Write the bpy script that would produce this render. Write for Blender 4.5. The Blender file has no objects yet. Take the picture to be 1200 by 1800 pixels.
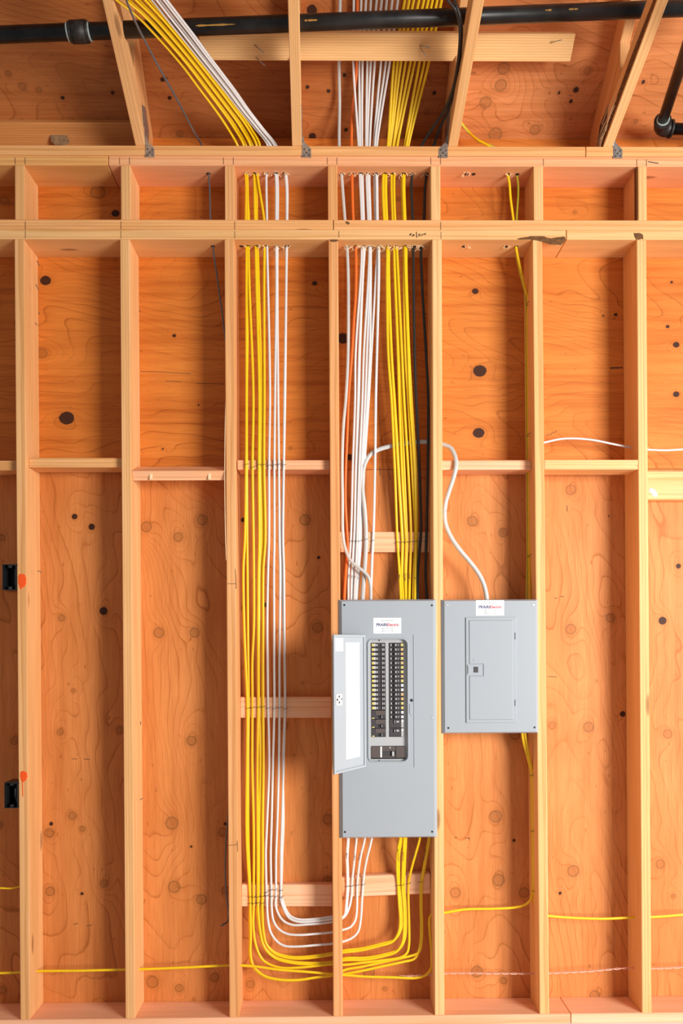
import bpy, bmesh, math, random
import numpy as np
from mathutils import Vector, Matrix

random.seed(7)
RNG = np.random.default_rng(11)
SC = bpy.context.scene
COL = SC.collection

# ------------------------------------------------------------------ camera
CAM_D, CAM_Z = 2.932, 1.5013
FPX, PX0, PY0 = 1310.8, 595.9, 1132.5
YAW, ROLL = 0.01184, 0.005225
_c, _s, _cr, _sr = math.cos(YAW), math.sin(YAW), math.cos(ROLL), math.sin(ROLL)
C_RIGHT = Vector((_cr * _c, -_cr * _s, -_sr))
C_FWD = Vector((_s, _c, 0))
C_UP = Vector((_sr * _c, -_sr * _s, _cr))
C_POS = Vector((0, -CAM_D, CAM_Z))
cam_data = bpy.data.cameras.new('camera')
cam_data.sensor_fit = 'HORIZONTAL'
cam_data.sensor_width = 36.0
cam_data.lens = FPX / 1200 * 36.0
cam_data.shift_x = (600 - PX0) / 1200
cam_data.shift_y = (PY0 - 900) / 1200
cam_data.clip_start = 0.02
cam = bpy.data.objects.new('camera', cam_data)
cam.matrix_world = Matrix(((C_RIGHT.x, C_UP.x, -C_FWD.x, C_POS.x),
                           (C_RIGHT.y, C_UP.y, -C_FWD.y, C_POS.y),
                           (C_RIGHT.z, C_UP.z, -C_FWD.z, C_POS.z), (0, 0, 0, 1)))
COL.objects.link(cam)
SC.camera = cam

# ------------------------------------------------------------------ light
SC.view_settings.view_transform = 'Standard'
SC.view_settings.look = 'None'
SC.view_settings.exposure = 0.08
SC.view_settings.gamma = 1.0
SC.view_settings.use_curve_mapping = False
world = bpy.data.worlds.new('overcast_sky')
world.use_nodes = True
bg = world.node_tree.nodes['Background']
bg.inputs[0].default_value = (0.93, 0.97, 1.0, 1)
bg.inputs[1].default_value = 0.27
SC.world = world


def area(name, loc, target, sx, sy, power, color=(1, 1, 1), spread=180):
    d = bpy.data.lights.new(name, 'AREA')
    d.shape = 'RECTANGLE'
    d.spread = math.radians(spread)
    d.size, d.size_y, d.energy, d.color = sx, sy, power, color
    o = bpy.data.objects.new(name, d)
    o.location = loc
    o.rotation_euler = (Vector(target) - Vector(loc)).to_track_quat('-Z', 'Y').to_euler()
    COL.objects.link(o)
    return o


# daylight through the wide open doorway to the right of and behind the camera
area('doorway_daylight', (4.0, -4.1, 1.75), (0.5, 0.0, 1.35), 2.0, 2.3, 152, (1.0, 0.985, 0.96), 105)

# ------------------------------------------------------------------ levels
Z_FLOOR = 0.0
T = 0.0381
Z_SOLE = T
Z_L = CAM_Z + 1.5925          # underside of lower double plate
Z_LT = Z_L + 2 * T
Z_U = CAM_Z + 1.8825          # underside of upper double plate
Z_T = Z_U + 2 * T
D_W = 0.14                    # stud depth
HEEL, R_TOP, R_BOT = 0.256, 0.849, 0.383
TRUSS_SKEW = -0.023


def ray(px, py):
    return C_RIGHT * ((px - PX0) / FPX) + C_FWD + C_UP * ((PY0 - py) / FPX)


def P(px, py, Y=0.0):
    d = ray(px, py)
    return C_POS + d * ((Y + CAM_D) / d.y)


ROOF_N = Vector((0, R_TOP, 1)).normalized()


def PR(px, py, off=0.0):
    """point seen at a pixel on the roof sheathing's underside, off metres below it"""
    p0 = Vector((0, 0, Z_T + HEEL)) - ROOF_N * off
    d = ray(px, py)
    return C_POS + d * ((p0 - C_POS).dot(ROOF_N) / d.dot(ROOF_N))


# ------------------------------------------------------------------ materials
def new_mat(name):
    m = bpy.data.materials.new(name)
    m.use_nodes = True
    nt = m.node_tree
    return m, nt, nt.nodes, nt.links, nt.nodes['Principled BSDF']


def plain(name, col, rough=0.5, metal=0.0, spec=0.5, noise=0.0, nscale=60.0, bump=0.0):
    m, nt, N, L, b = new_mat(name)
    b.inputs['Base Color'].default_value = (*col, 1)
    b.inputs['Roughness'].default_value = rough
    b.inputs['Metallic'].default_value = metal
    b.inputs['Specular IOR Level'].default_value = spec
    if noise or bump:
        tc = N.new('ShaderNodeTexCoord')
        n = N.new('ShaderNodeTexNoise')
        n.inputs['Scale'].default_value = nscale
        n.inputs['Detail'].default_value = 4
        L.new(tc.outputs['Object'], n.inputs['Vector'])
        if noise:
            r = N.new('ShaderNodeValToRGB')
            r.color_ramp.elements[0].position, r.color_ramp.elements[1].position = 0.3, 0.7
            r.color_ramp.elements[0].color = (*[c * (1 - noise) for c in col], 1)
            r.color_ramp.elements[1].color = (*[min(1, c * (1 + noise)) for c in col], 1)
            L.new(n.outputs['Fac'], r.inputs['Fac'])
            L.new(r.outputs['Color'], b.inputs['Base Color'])
        if bump:
            bp = N.new('ShaderNodeBump')
            bp.inputs['Strength'].default_value = bump
            bp.inputs['Distance'].default_value = 0.002
            L.new(n.outputs['Fac'], bp.inputs['Height'])
            L.new(bp.outputs['Normal'], b.inputs['Normal'])
    return m


def mixcol(N, L, fac, a, b_, blend='MIX'):
    x = N.new('ShaderNodeMix')
    x.data_type = 'RGBA'
    x.blend_type = blend
    for sock, val in ((x.inputs[0], fac), (x.inputs[6], a), (x.inputs[7], b_)):
        if isinstance(val, (int, float)):
            sock.default_value = val
        elif isinstance(val, tuple):
            sock.default_value = val
        else:
            L.new(val, sock)
    return x.outputs[2]


def math_n(N, L, op, a, b_=None):
    x = N.new('ShaderNodeMath')
    x.operation = op
    for i, val in enumerate((a, b_)):
        if val is None:
            continue
        if isinstance(val, (int, float)):
            x.inputs[i].default_value = val
        else:
            L.new(val, x.inputs[i])
    return x.outputs[0]


def ramp_n(N, L, fac, stops):
    r = N.new('ShaderNodeValToRGB')
    e = r.color_ramp.elements
    while len(e) < len(stops):
        e.new(0.5)
    for el, (p, c) in zip(e, stops):
        el.position = p
        el.color = (*c, 1) if len(c) == 3 else c
    L.new(fac, r.inputs['Fac'])
    return r.outputs['Color']


def lumber(name, light, dark, ring=48.0):
    """sawn lumber: growth rings around a pith that runs along local X"""
    m, nt, N, L, b = new_mat(name)
    tc = N.new('ShaderNodeTexCoord')
    oi = N.new('ShaderNodeObjectInfo')
    comb = N.new('ShaderNodeCombineXYZ')
    L.new(math_n(N, L, 'MULTIPLY', oi.outputs['Random'], 37.0), comb.inputs[0])
    r2 = math_n(N, L, 'SUBTRACT', math_n(N, L, 'FRACT', math_n(N, L, 'MULTIPLY', oi.outputs['Random'], 91.7)), 0.5)
    L.new(math_n(N, L, 'ADD', math_n(N, L, 'MULTIPLY', r2, 0.12), 0.10), comb.inputs[1])
    r3 = math_n(N, L, 'SUBTRACT', math_n(N, L, 'FRACT', math_n(N, L, 'MULTIPLY', oi.outputs['Random'], 57.3)), 0.5)
    L.new(math_n(N, L, 'MULTIPLY', r3, 0.16), comb.inputs[2])
    add = N.new('ShaderNodeVectorMath')
    add.operation = 'ADD'
    L.new(tc.outputs['Object'], add.inputs[0])
    L.new(comb.outputs[0], add.inputs[1])
    mp = N.new('ShaderNodeMapping')
    mp.inputs['Scale'].default_value = (0.07, 1, 1)
    L.new(add.outputs[0], mp.inputs['Vector'])
    w = N.new('ShaderNodeTexWave')
    w.wave_type = 'RINGS'
    w.rings_direction = 'X'
    w.wave_profile = 'SAW'
    w.inputs['Scale'].default_value = ring
    w.inputs['Distortion'].default_value = 3.5
    w.inputs['Detail'].default_value = 2.0
    w.inputs['Detail Scale'].default_value = 0.35
    L.new(mp.outputs[0], w.inputs['Vector'])
    rings = ramp_n(N, L, w.outputs['Fac'], [(0.0, light), (0.55, tuple(l * .88 + d * .12 for l, d in zip(light, dark))),
                                            (0.88, tuple(l * .35 + d * .65 for l, d in zip(light, dark))), (1.0, light)])
    # fibres
    mp2 = N.new('ShaderNodeMapping')
    mp2.inputs['Scale'].default_value = (5, 260, 260)
    L.new(add.outputs[0], mp2.inputs['Vector'])
    n2 = N.new('ShaderNodeTexNoise')
    n2.inputs['Scale'].default_value = 1.0
    n2.inputs['Detail'].default_value = 3
    L.new(mp2.outputs[0], n2.inputs['Vector'])
    fib = ramp_n(N, L, n2.outputs['Fac'], [(0.3, (0.92, 0.90, 0.87)), (0.7, (1.04, 1.04, 1.04))])
    c1 = mixcol(N, L, 1.0, rings, fib, 'MULTIPLY')
    # broad heartwood streaks
    mp3 = N.new('ShaderNodeMapping')
    mp3.inputs['Scale'].default_value = (1.1, 22, 22)
    L.new(add.outputs[0], mp3.inputs['Vector'])
    n3 = N.new('ShaderNodeTexNoise')
    n3.inputs['Scale'].default_value = 1.0
    n3.inputs['Detail'].default_value = 2
    L.new(mp3.outputs[0], n3.inputs['Vector'])
    st = ramp_n(N, L, n3.outputs['Fac'], [(0.35, (0.92, 0.85, 0.74)), (0.6, (1.03, 1.03, 1.03))])
    c2 = mixcol(N, L, 0.8, c1, st, 'MULTIPLY')
    # knots
    mp4 = N.new('ShaderNodeMapping')
    mp4.inputs['Scale'].default_value = (2.6, 11, 11)
    L.new(add.outputs[0], mp4.inputs['Vector'])
    v = N.new('ShaderNodeTexVoronoi')
    v.inputs['Scale'].default_value = 1.0
    L.new(mp4.outputs[0], v.inputs['Vector'])
    kn = ramp_n(N, L, v.outputs['Distance'], [(0.0, (1, 1, 1)), (0.085, (0.75, 0.75, 0.75)), (0.13, (0, 0, 0))])
    pick = math_n(N, L, 'GREATER_THAN', v.outputs['Color'], 0.62)
    kf = math_n(N, L, 'MULTIPLY', math_n(N, L, 'MULTIPLY', kn, pick), 0.75)
    c3 = mixcol(N, L, kf, c2, (0.20, 0.075, 0.022, 1))
    c4 = mixcol(N, L, 1.0, c3, oi.outputs['Color'], 'MULTIPLY')
    L.new(c4, b.inputs['Base Color'])
    b.inputs['Roughness'].default_value = 0.62
    b.inputs['Specular IOR Level'].default_value = 0.25
    bp = N.new('ShaderNodeBump')
    bp.inputs['Strength'].default_value = 0.15
    bp.inputs['Distance'].default_value = 0.001
    L.new(n2.outputs['Fac'], bp.inputs['Height'])
    L.new(bp.outputs['Normal'], b.inputs['Normal'])
    return m


def plywood(name, light, dark, along_z=True):
    """rotary-cut veneer: contour bands of the mesh's 'grain' field, knots from its 'knot' field"""
    m, nt, N, L, b = new_mat(name)
    tc = N.new('ShaderNodeTexCoord')
    oi = N.new('ShaderNodeObjectInfo')
    g = N.new('ShaderNodeAttribute')
    g.attribute_name = 'grain'
    k = N.new('ShaderNodeAttribute')
    k.attribute_name = 'knot'
    kd = N.new('ShaderNodeAttribute')
    kd.attribute_name = 'knotdark'

    def noise(scale, detail=3):
        mp = N.new('ShaderNodeMapping')
        mp.inputs['Scale'].default_value = scale
        L.new(tc.outputs['Object'], mp.inputs['Vector'])
        n = N.new('ShaderNodeTexNoise')
        n.inputs['Scale'].default_value = 1.0
        n.inputs['Detail'].default_value = detail
        L.new(mp.outputs[0], n.inputs['Vector'])
        return n.outputs['Fac']
    A = (lambda a, c: (c, c, a)) if along_z else (lambda a, c: (a, c, c))
    wob = noise(A(1.6, 9.0), 3)
    fld = math_n(N, L, 'ADD', g.outputs['Fac'], math_n(N, L, 'MULTIPLY', math_n(N, L, 'SUBTRACT', wob, 0.5), 0.9))
    fr = math_n(N, L, 'FRACT', fld)
    mid = tuple(l * .80 + d * .20 for l, d in zip(light, dark))
    band = ramp_n(N, L, fr, [(0.0, light), (0.60, tuple(l * .92 + d * .08 for l, d in zip(light, dark))), (0.86, mid), (0.95, dark), (1.0, light)])
    # the strength of the line varies along the sheet
    vis = ramp_n(N, L, noise(A(1.6, 4.0), 2), [(0.35, (0.15, 0.15, 0.15)), (0.65, (0.9, 0.9, 0.9))])
    near = ramp_n(N, L, math_n(N, L, 'DIVIDE', k.outputs['Fac'], 4.0), [(0.3, (0.9, 0.9, 0.9)), (0.8, (0, 0, 0))])
    vis = math_n(N, L, 'MAXIMUM', vis, near)
    c0 = mixcol(N, L, vis, (*[l * .95 + d * .05 for l, d in zip(light, dark)], 1), band)
    fib = ramp_n(N, L, noise(A(8.0, 220.0), 3), [(0.3, (0.86, 0.82, 0.76)), (0.7, (1.06, 1.06, 1.06))])
    c1 = mixcol(N, L, 0.9, c0, fib, 'MULTIPLY')
    # runs of denser summer wood along the grain
    strk = ramp_n(N, L, noise(A(1.3, 38.0), 5), [(0.34, (0.84, 0.74, 0.62)), (0.50, (1.0, 1.0, 1.0)), (0.72, (1.05, 1.08, 1.10))])
    c1 = mixcol(N, L, 0.45 if along_z else 0.9, c1, strk, 'MULTIPLY')
    blot = ramp_n(N, L, noise(A(2.0, 6.0), 4), [(0.3, (0.82, 0.72, 0.58)), (0.7, (1.07, 1.11, 1.18))])
    c2 = mixcol(N, L, 0.8, c1, blot, 'MULTIPLY')
    speck = ramp_n(N, L, noise(A(28.0, 60.0), 1), [(0.70, (0, 0, 0)), (0.78, (1, 1, 1))])
    c2 = mixcol(N, L, math_n(N, L, 'MULTIPLY', speck, 0.5), c2, (*[d * .6 for d in dark], 1))
    # knots: halo, rim, heart
    kn = math_n(N, L, 'ADD', k.outputs['Fac'], math_n(N, L, 'MULTIPLY', math_n(N, L, 'SUBTRACT', noise((90, 90, 90), 2), 0.5), 0.22))
    halo = ramp_n(N, L, math_n(N, L, 'DIVIDE', kn, 4.0), [(0.0, (1, 1, 1)), (0.30, (0.75, 0.75, 0.75)), (0.55, (0, 0, 0))])
    c3 = mixcol(N, L, math_n(N, L, 'MULTIPLY', halo, 0.28), c2, (*[d * 0.9 for d in dark], 1))
    heart = ramp_n(N, L, math_n(N, L, 'DIVIDE', kn, 2.0), [(0.0, (0.75, 0.75, 0.75)), (0.06, (0.30, 0.30, 0.30)), (0.20, (0.42, 0.42, 0.42)), (0.27, (0.30, 0.30, 0.30)), (0.38, (0.40, 0.40, 0.40)),
                                                          (0.46, (0.9, 0.9, 0.9)), (0.51, (0.75, 0.75, 0.75)), (0.56, (0, 0, 0))])
    c4 = mixcol(N, L, math_n(N, L, 'MULTIPLY', heart, 0.85), c3, (0.25, 0.092, 0.022, 1))
    inside = math_n(N, L, 'MULTIPLY', math_n(N, L, 'LESS_THAN', kn, 1.0), kd.outputs['Fac'])
    c5 = mixcol(N, L, inside, c4, (0.055, 0.016, 0.006, 1))
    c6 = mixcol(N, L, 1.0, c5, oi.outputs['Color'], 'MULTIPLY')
    L.new(c6, b.inputs['Base Color'])
    b.inputs['Roughness'].default_value = 0.6
    b.inputs['Specular IOR Level'].default_value = 0.25
    return m


M_STUD = lumber('douglas_fir_stud', (0.86, 0.495, 0.225), (0.61, 0.265, 0.075))
M_PLATE = lumber('fir_plate', (0.88, 0.465, 0.200), (0.64, 0.265, 0.075), 36)
M_PINE = lumber('pale_fir', (0.90, 0.555, 0.265), (0.69, 0.325, 0.10), 40)
M_PINK = lumber('pink_fir', (0.94, 0.525, 0.315), (0.75, 0.32, 0.14), 40)
M_PLY_V = plywood('sheathing_vertical', (0.72, 0.268, 0.078), (0.42, 0.122, 0.020), True)
M_PLY_H = plywood('sheathing_horizontal', (0.72, 0.228, 0.038), (0.41, 0.105, 0.012), False)
M_PLY_R = plywood('roof_sheathing', (0.64, 0.225, 0.066), (0.38, 0.108, 0.02), False)
M_BARK = plain('bark', (0.16, 0.065, 0.018), 0.9, noise=0.5, nscale=90, bump=0.6)
M_SMUDGE = plain('grey_smudge', (0.30, 0.165, 0.075), 0.8, noise=0.35, nscale=60)
M_SPLINT = plain('wood_splinter', (0.90, 0.62, 0.36), 0.7, noise=0.15)
M_HOLE_SHADE = plain('hole_shade', (0.05, 0.02, 0.008), 0.9)  # dark brown that stands for the shade inside holes
M_YEL = plain('yellow_jacket', (0.90, 0.56, 0.004), 0.38, noise=0.04, nscale=30)
M_YELG = plain('yellow_green_jacket', (0.55, 0.50, 0.03), 0.4)
M_WHT = plain('white_jacket', (0.74, 0.70, 0.675), 0.38, noise=0.03, nscale=30)
M_GRY = plain('grey_white_jacket', (0.56, 0.54, 0.51), 0.4, noise=0.06, nscale=20, bump=0.2)
M_ORG = plain('orange_jacket', (0.86, 0.16, 0.02), 0.4)
M_BLK = plain('black_jacket', (0.018, 0.016, 0.015), 0.38)
M_ROD = plain('shiny_black_jacket', (0.10, 0.10, 0.11), 0.12, metal=0.0, spec=1.0)
M_PNK = plain('copper_pink_strand', (0.80, 0.42, 0.32), 0.35, metal=0.3)
M_IRON = plain('black_iron_pipe', (0.020, 0.018, 0.017), 0.36, metal=0.4, noise=0.6, nscale=14, bump=0.25)
M_CAST = plain('cast_fitting', (0.035, 0.030, 0.027), 0.5, metal=0.4, noise=0.4, nscale=60, bump=0.5)
M_DOPE = plain('pipe_sealant', (0.42, 0.50, 0.48), 0.6, noise=0.25, nscale=120)
M_CHALK = plain('yellow_paint_mark', (0.36, 0.17, 0.02), 0.7)
M_GALV = plain('galvanised_steel', (0.50, 0.48, 0.45), 0.38, metal=0.85, noise=0.3, nscale=70)
M_NAIL = plain('nail_head', (0.16, 0.13, 0.11), 0.45, metal=0.8)
M_STAPLE = plain('staple_wire', (0.07, 0.055, 0.05), 0.45, metal=0.6)
M_GREY = plain('panel_grey_enamel', (0.365, 0.395, 0.425), 0.30, spec=0.5)
M_GREY_LIT = plain('panel_grey_lit', (0.415, 0.445, 0.475), 0.28, spec=0.5)  # panel grey lightened to paint in the light the open door catches
M_GREYI = plain('dead_front_grey', (0.42, 0.425, 0.43), 0.4, spec=0.5)
M_BOXIN = plain('enclosure_steel', (0.30, 0.30, 0.30), 0.5, metal=0.5)
M_BRK = plain('breaker_black', (0.045, 0.038, 0.042), 0.45)
M_BRKD = plain('breaker_toggle', (0.010, 0.008, 0.010), 0.4)
M_TAGY = plain('yellow_breaker_tag', (0.62, 0.52, 0.16), 0.5)
M_TAGW = plain('white_breaker_tag', (0.75, 0.74, 0.70), 0.5)
M_TAGG = plain('grey_breaker_tag', (0.42, 0.42, 0.41), 0.5)
M_TAGO = plain('tan_breaker_tag', (0.62, 0.42, 0.17), 0.5)
M_BROWN = plain('main_breaker_brown', (0.085, 0.062, 0.055), 0.5)
M_PAPER = plain('white_paper', (0.90, 0.90, 0.90), 0.7)
M_SCREW = plain('dark_screw', (0.03, 0.03, 0.032), 0.4, metal=0.5)
M_SCREWW = plain('bright_screw', (0.75, 0.76, 0.78), 0.3, metal=0.7)
M_NAVY = plain('navy_ink', (0.02, 0.02, 0.13), 0.6)
M_RED = plain('red_ink', (0.55, 0.05, 0.08), 0.6)
M_GINK = plain('grey_ink', (0.28, 0.28, 0.30), 0.6)
M_INK = plain('marker_ink', (0.015, 0.012, 0.010), 0.6)
M_PENCIL = plain('pencil_line', (0.13, 0.055, 0.02), 0.8)
M_OPAINT = plain('orange_spray_paint', (0.95, 0.09, 0.003), 0.6, noise=0.1, nscale=150)
M_BOX = plain('black_plastic_box', (0.012, 0.012, 0.013), 0.35)
M_CONC = plain('concrete', (0.80, 0.77, 0.73), 0.8, noise=0.06, nscale=6, bump=0.2)


# ------------------------------------------------------------------ builders
def link(name, me, mat=None, parent=None, mw=None):
    if mat is not None:
        me.materials.append(mat)
    o = bpy.data.objects.new(name, me)
    COL.objects.link(o)
    if mw is not None:
        o.matrix_world = mw
    if parent is not None:
        o.parent = parent
        o.matrix_parent_inverse = WORLD_OF[parent.name].inverted() if parent.name in WORLD_OF else Matrix.Identity(4)
    WORLD_OF[o.name] = mw.copy() if mw is not None else Matrix.Identity(4)
    return o


WORLD_OF = {}


def clone(src, parent, mw=None, name=None):
    c = src.copy()
    COL.objects.link(c)
    c.parent = parent
    c.matrix_parent_inverse = WORLD_OF[parent.name].inverted()
    if mw is not None:
        c.matrix_basis = mw
    WORLD_OF[c.name] = mw if mw is not None else WORLD_OF[src.name]
    return c


def empty(name, loc=(0, 0, 0)):
    o = bpy.data.objects.new(name, None)
    o.empty_display_size = 0.05
    o.location = loc
    COL.objects.link(o)
    WORLD_OF[o.name] = Matrix.Translation(loc)
    return o


def tag(o, label=None, cat=None, group=None, kind=None):
    if label:
        o['label'] = label
    if cat:
        o['category'] = cat
    if group:
        o['group'] = group
    if kind:
        o['kind'] = kind
    return o


def smooth(me, on=True):
    me.polygons.foreach_set('use_smooth', [on] * len(me.polygons))


def mesh_from(verts, faces, sm=False, name='mesh'):
    me = bpy.data.meshes.new(name)
    me.from_pydata([tuple(v) for v in verts], [], faces)
    me.update()
    if sm:
        smooth(me)
    return me


def bm_done(bm, name='mesh', sm=False):
    bmesh.ops.recalc_face_normals(bm, faces=bm.faces[:])
    me = bpy.data.meshes.new(name)
    bm.to_mesh(me)
    bm.free()
    if sm:
        smooth(me)
    return me


def box_bm(bm, lo, hi, bev=0.0, seg=1):
    vs = [bm.verts.new((x, y, z)) for x in (lo[0], hi[0]) for y in (lo[1], hi[1]) for z in (lo[2], hi[2])]
    fs = [(0, 1, 3, 2), (4, 6, 7, 5), (0, 4, 5, 1), (2, 3, 7, 6), (0, 2, 6, 4), (1, 5, 7, 3)]
    faces = [bm.faces.new([vs[i] for i in f]) for f in fs]
    if bev > 0:
        ed = list({e for f in faces for e in f.edges})
        bmesh.ops.bevel(bm, geom=ed, offset=bev, segments=seg, affect='EDGES', profile=0.5)


def box_me(lo, hi, bev=0.0, seg=1):
    bm = bmesh.new()
    box_bm(bm, [min(a, b) for a, b in zip(lo, hi)], [max(a, b) for a, b in zip(lo, hi)], bev, seg)
    return bm_done(bm)


def box(name, lo, hi, mat, parent=None, bev=0.0, seg=1):
    """axis-aligned world box, origin at its centre"""
    c = Vector([(a + b) / 2 for a, b in zip(lo, hi)])
    h = [abs(b - a) / 2 for a, b in zip(lo, hi)]
    return link(name, box_me([-v for v in h], h, bev, seg), mat, parent, Matrix.Translation(c))


def board(name, p0, p1, ydir, wy, wz, mat, parent, bev=0.002, tint=(1, 1, 1), yoff=0.5, zoff=0.5, wane=None):
    """lumber from p0 to p1; local X along it, local Y along ydir (size wy), local Z the third way (size wz)"""
    p0, p1 = Vector(p0), Vector(p1)
    x = (p1 - p0)
    ln = x.length
    x.normalize()
    z = x.cross(Vector(ydir)).normalized()
    y = z.cross(x).normalized()
    mw = Matrix(((x.x, y.x, z.x, p0.x), (x.y, y.y, z.y, p0.y), (x.z, y.z, z.z, p0.z), (0, 0, 0, 1)))
    me = box_me((0, -wy * yoff, -wz * zoff), (ln, wy * (1 - yoff), wz * (1 - zoff)), bev, 2 if bev > 0.0025 else 1)
    o = link(name, me, mat, parent, mw)
    o.color = (*tint, 1)
    return o


def catmull(pts, step=0.015):
    pts = [Vector(p) for p in pts]
    if len(pts) == 2:
        return pts
    q = [pts[0] * 2 - pts[1]] + pts + [pts[-1] * 2 - pts[-2]]
    out = []
    for i in range(1, len(q) - 2):
        a, b, c, d = q[i - 1], q[i], q[i + 1], q[i + 2]
        # centripetal, so that uneven spacing does not overshoot
        t1 = max(1e-5, (b - a).length ** .5)
        t2 = t1 + max(1e-5, (c - b).length ** .5)
        t3 = t2 + max(1e-5, (d - c).length ** .5)
        n = max(2, min(24, int((c - b).length / step) + 1))
        for j in range(n):
            t = t1 + (t2 - t1) * j / n
            A1 = a * ((t1 - t) / t1) + b * (t / t1)
            A2 = b * ((t2 - t) / (t2 - t1)) + c * ((t - t1) / (t2 - t1))
            A3 = c * ((t3 - t) / (t3 - t2)) + d * ((t - t2) / (t3 - t2))
            B1 = A1 * ((t2 - t) / t2) + A2 * (t / t2)
            B2 = A2 * ((t3 - t) / (t3 - t1)) + A3 * ((t - t1) / (t3 - t1))
            out.append(B1 * ((t2 - t) / (t2 - t1)) + B2 * ((t - t1) / (t2 - t1)))
    out.append(pts[-1])
    return out


def sweep_data(path, w, t, n=8, nrm=(0, -1, 0), verts=None, faces=None, twist=0.0):
    verts = [] if verts is None else verts
    faces = [] if faces is None else faces
    base = len(verts)
    m = len(path)
    s = 0.0
    for i, p in enumerate(path):
        tg = (path[min(i + 1, m - 1)] - path[max(i - 1, 0)])
        tg.normalize()
        nn = Vector(nrm) - tg * tg.dot(Vector(nrm))
        if nn.length < 1e-3:
            nn = Vector((1, 0, 0)) - tg * tg.x
        nn.normalize()
        side = tg.cross(nn)
        if i:
            s += (path[i] - path[i - 1]).length
        tw = twist * s
        for k in range(n):
            a = 2 * math.pi * (k + .5) / n + tw
            verts.append(p + side * (math.cos(a) * w / 2) + nn * (math.sin(a) * t / 2))
    for i in range(m - 1):
        for k in range(n):
            k2 = (k + 1) % n
            faces.append((base + i * n + k, base + i * n + k2, base + (i + 1) * n + k2, base + (i + 1) * n + k))
    faces.append(tuple(base + k for k in range(n))[::-1])
    faces.append(tuple(base + (m - 1) * n + k for k in range(n)))
    return verts, faces


def sweep(name, pts, w, t, mat, parent=None, n=8, step=0.015, nrm=(0, -1, 0), raw=False):
    path = [Vector(p) for p in pts] if raw else catmull(pts, step)
    v, f = sweep_data(path, w, t, n, nrm)
    c = sum(v, Vector()) / len(v)
    me = mesh_from([q - c for q in v], f, True)
    return link(name, me, mat, parent, Matrix.Translation(c))


def cyl_bm(bm, p0, p1, r0, r1=None, n=16, caps=True):
    r1 = r0 if r1 is None else r1
    p0, p1 = Vector(p0), Vector(p1)
    ax = (p1 - p0).normalized()
    a = ax.orthogonal().normalized()
    b = ax.cross(a)
    A = [bm.verts.new(p0 + (a * math.cos(2 * math.pi * k / n) + b * math.sin(2 * math.pi * k / n)) * r0) for k in range(n)]
    B = [bm.verts.new(p1 + (a * math.cos(2 * math.pi * k / n) + b * math.sin(2 * math.pi * k / n)) * r1) for k in range(n)]
    for k in range(n):
        f = bm.faces.new((A[k], A[(k + 1) % n], B[(k + 1) % n], B[k]))
        f.smooth = True
    if caps:
        bm.faces.new(A[::-1])
        bm.faces.new(B)


def cyl(name, p0, p1, r, mat, parent=None, n=16, r1=None):
    c = (Vector(p0) + Vector(p1)) / 2
    bm = bmesh.new()
    cyl_bm(bm, Vector(p0) - c, Vector(p1) - c, r, r1, n)
    bmesh.ops.recalc_face_normals(bm, faces=bm.faces[:])
    me = bpy.data.meshes.new(name)
    bm.to_mesh(me)
    bm.free()
    return link(name, me, mat, parent, Matrix.Translation(c))


def prism(name, poly, d, mat, parent=None, bev=0.0):
    """polygon (world points) pushed along d"""
    poly = [Vector(p) for p in poly]
    d = Vector(d)
    c = sum(poly, Vector()) / len(poly) + d / 2
    bm = bmesh.new()
    A = [bm.verts.new(p - c) for p in poly]
    B = [bm.verts.new(p + d - c) for p in poly]
    n = len(poly)
    bm.faces.new(A[::-1])
    bm.faces.new(B)
    for k in range(n):
        bm.faces.new((A[k], A[(k + 1) % n], B[(k + 1) % n], B[k]))
    if bev:
        bmesh.ops.bevel(bm, geom=bm.edges[:], offset=bev, segments=1, affect='EDGES')
    return link(name, bm_done(bm), mat, parent, Matrix.Translation(c))


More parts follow.
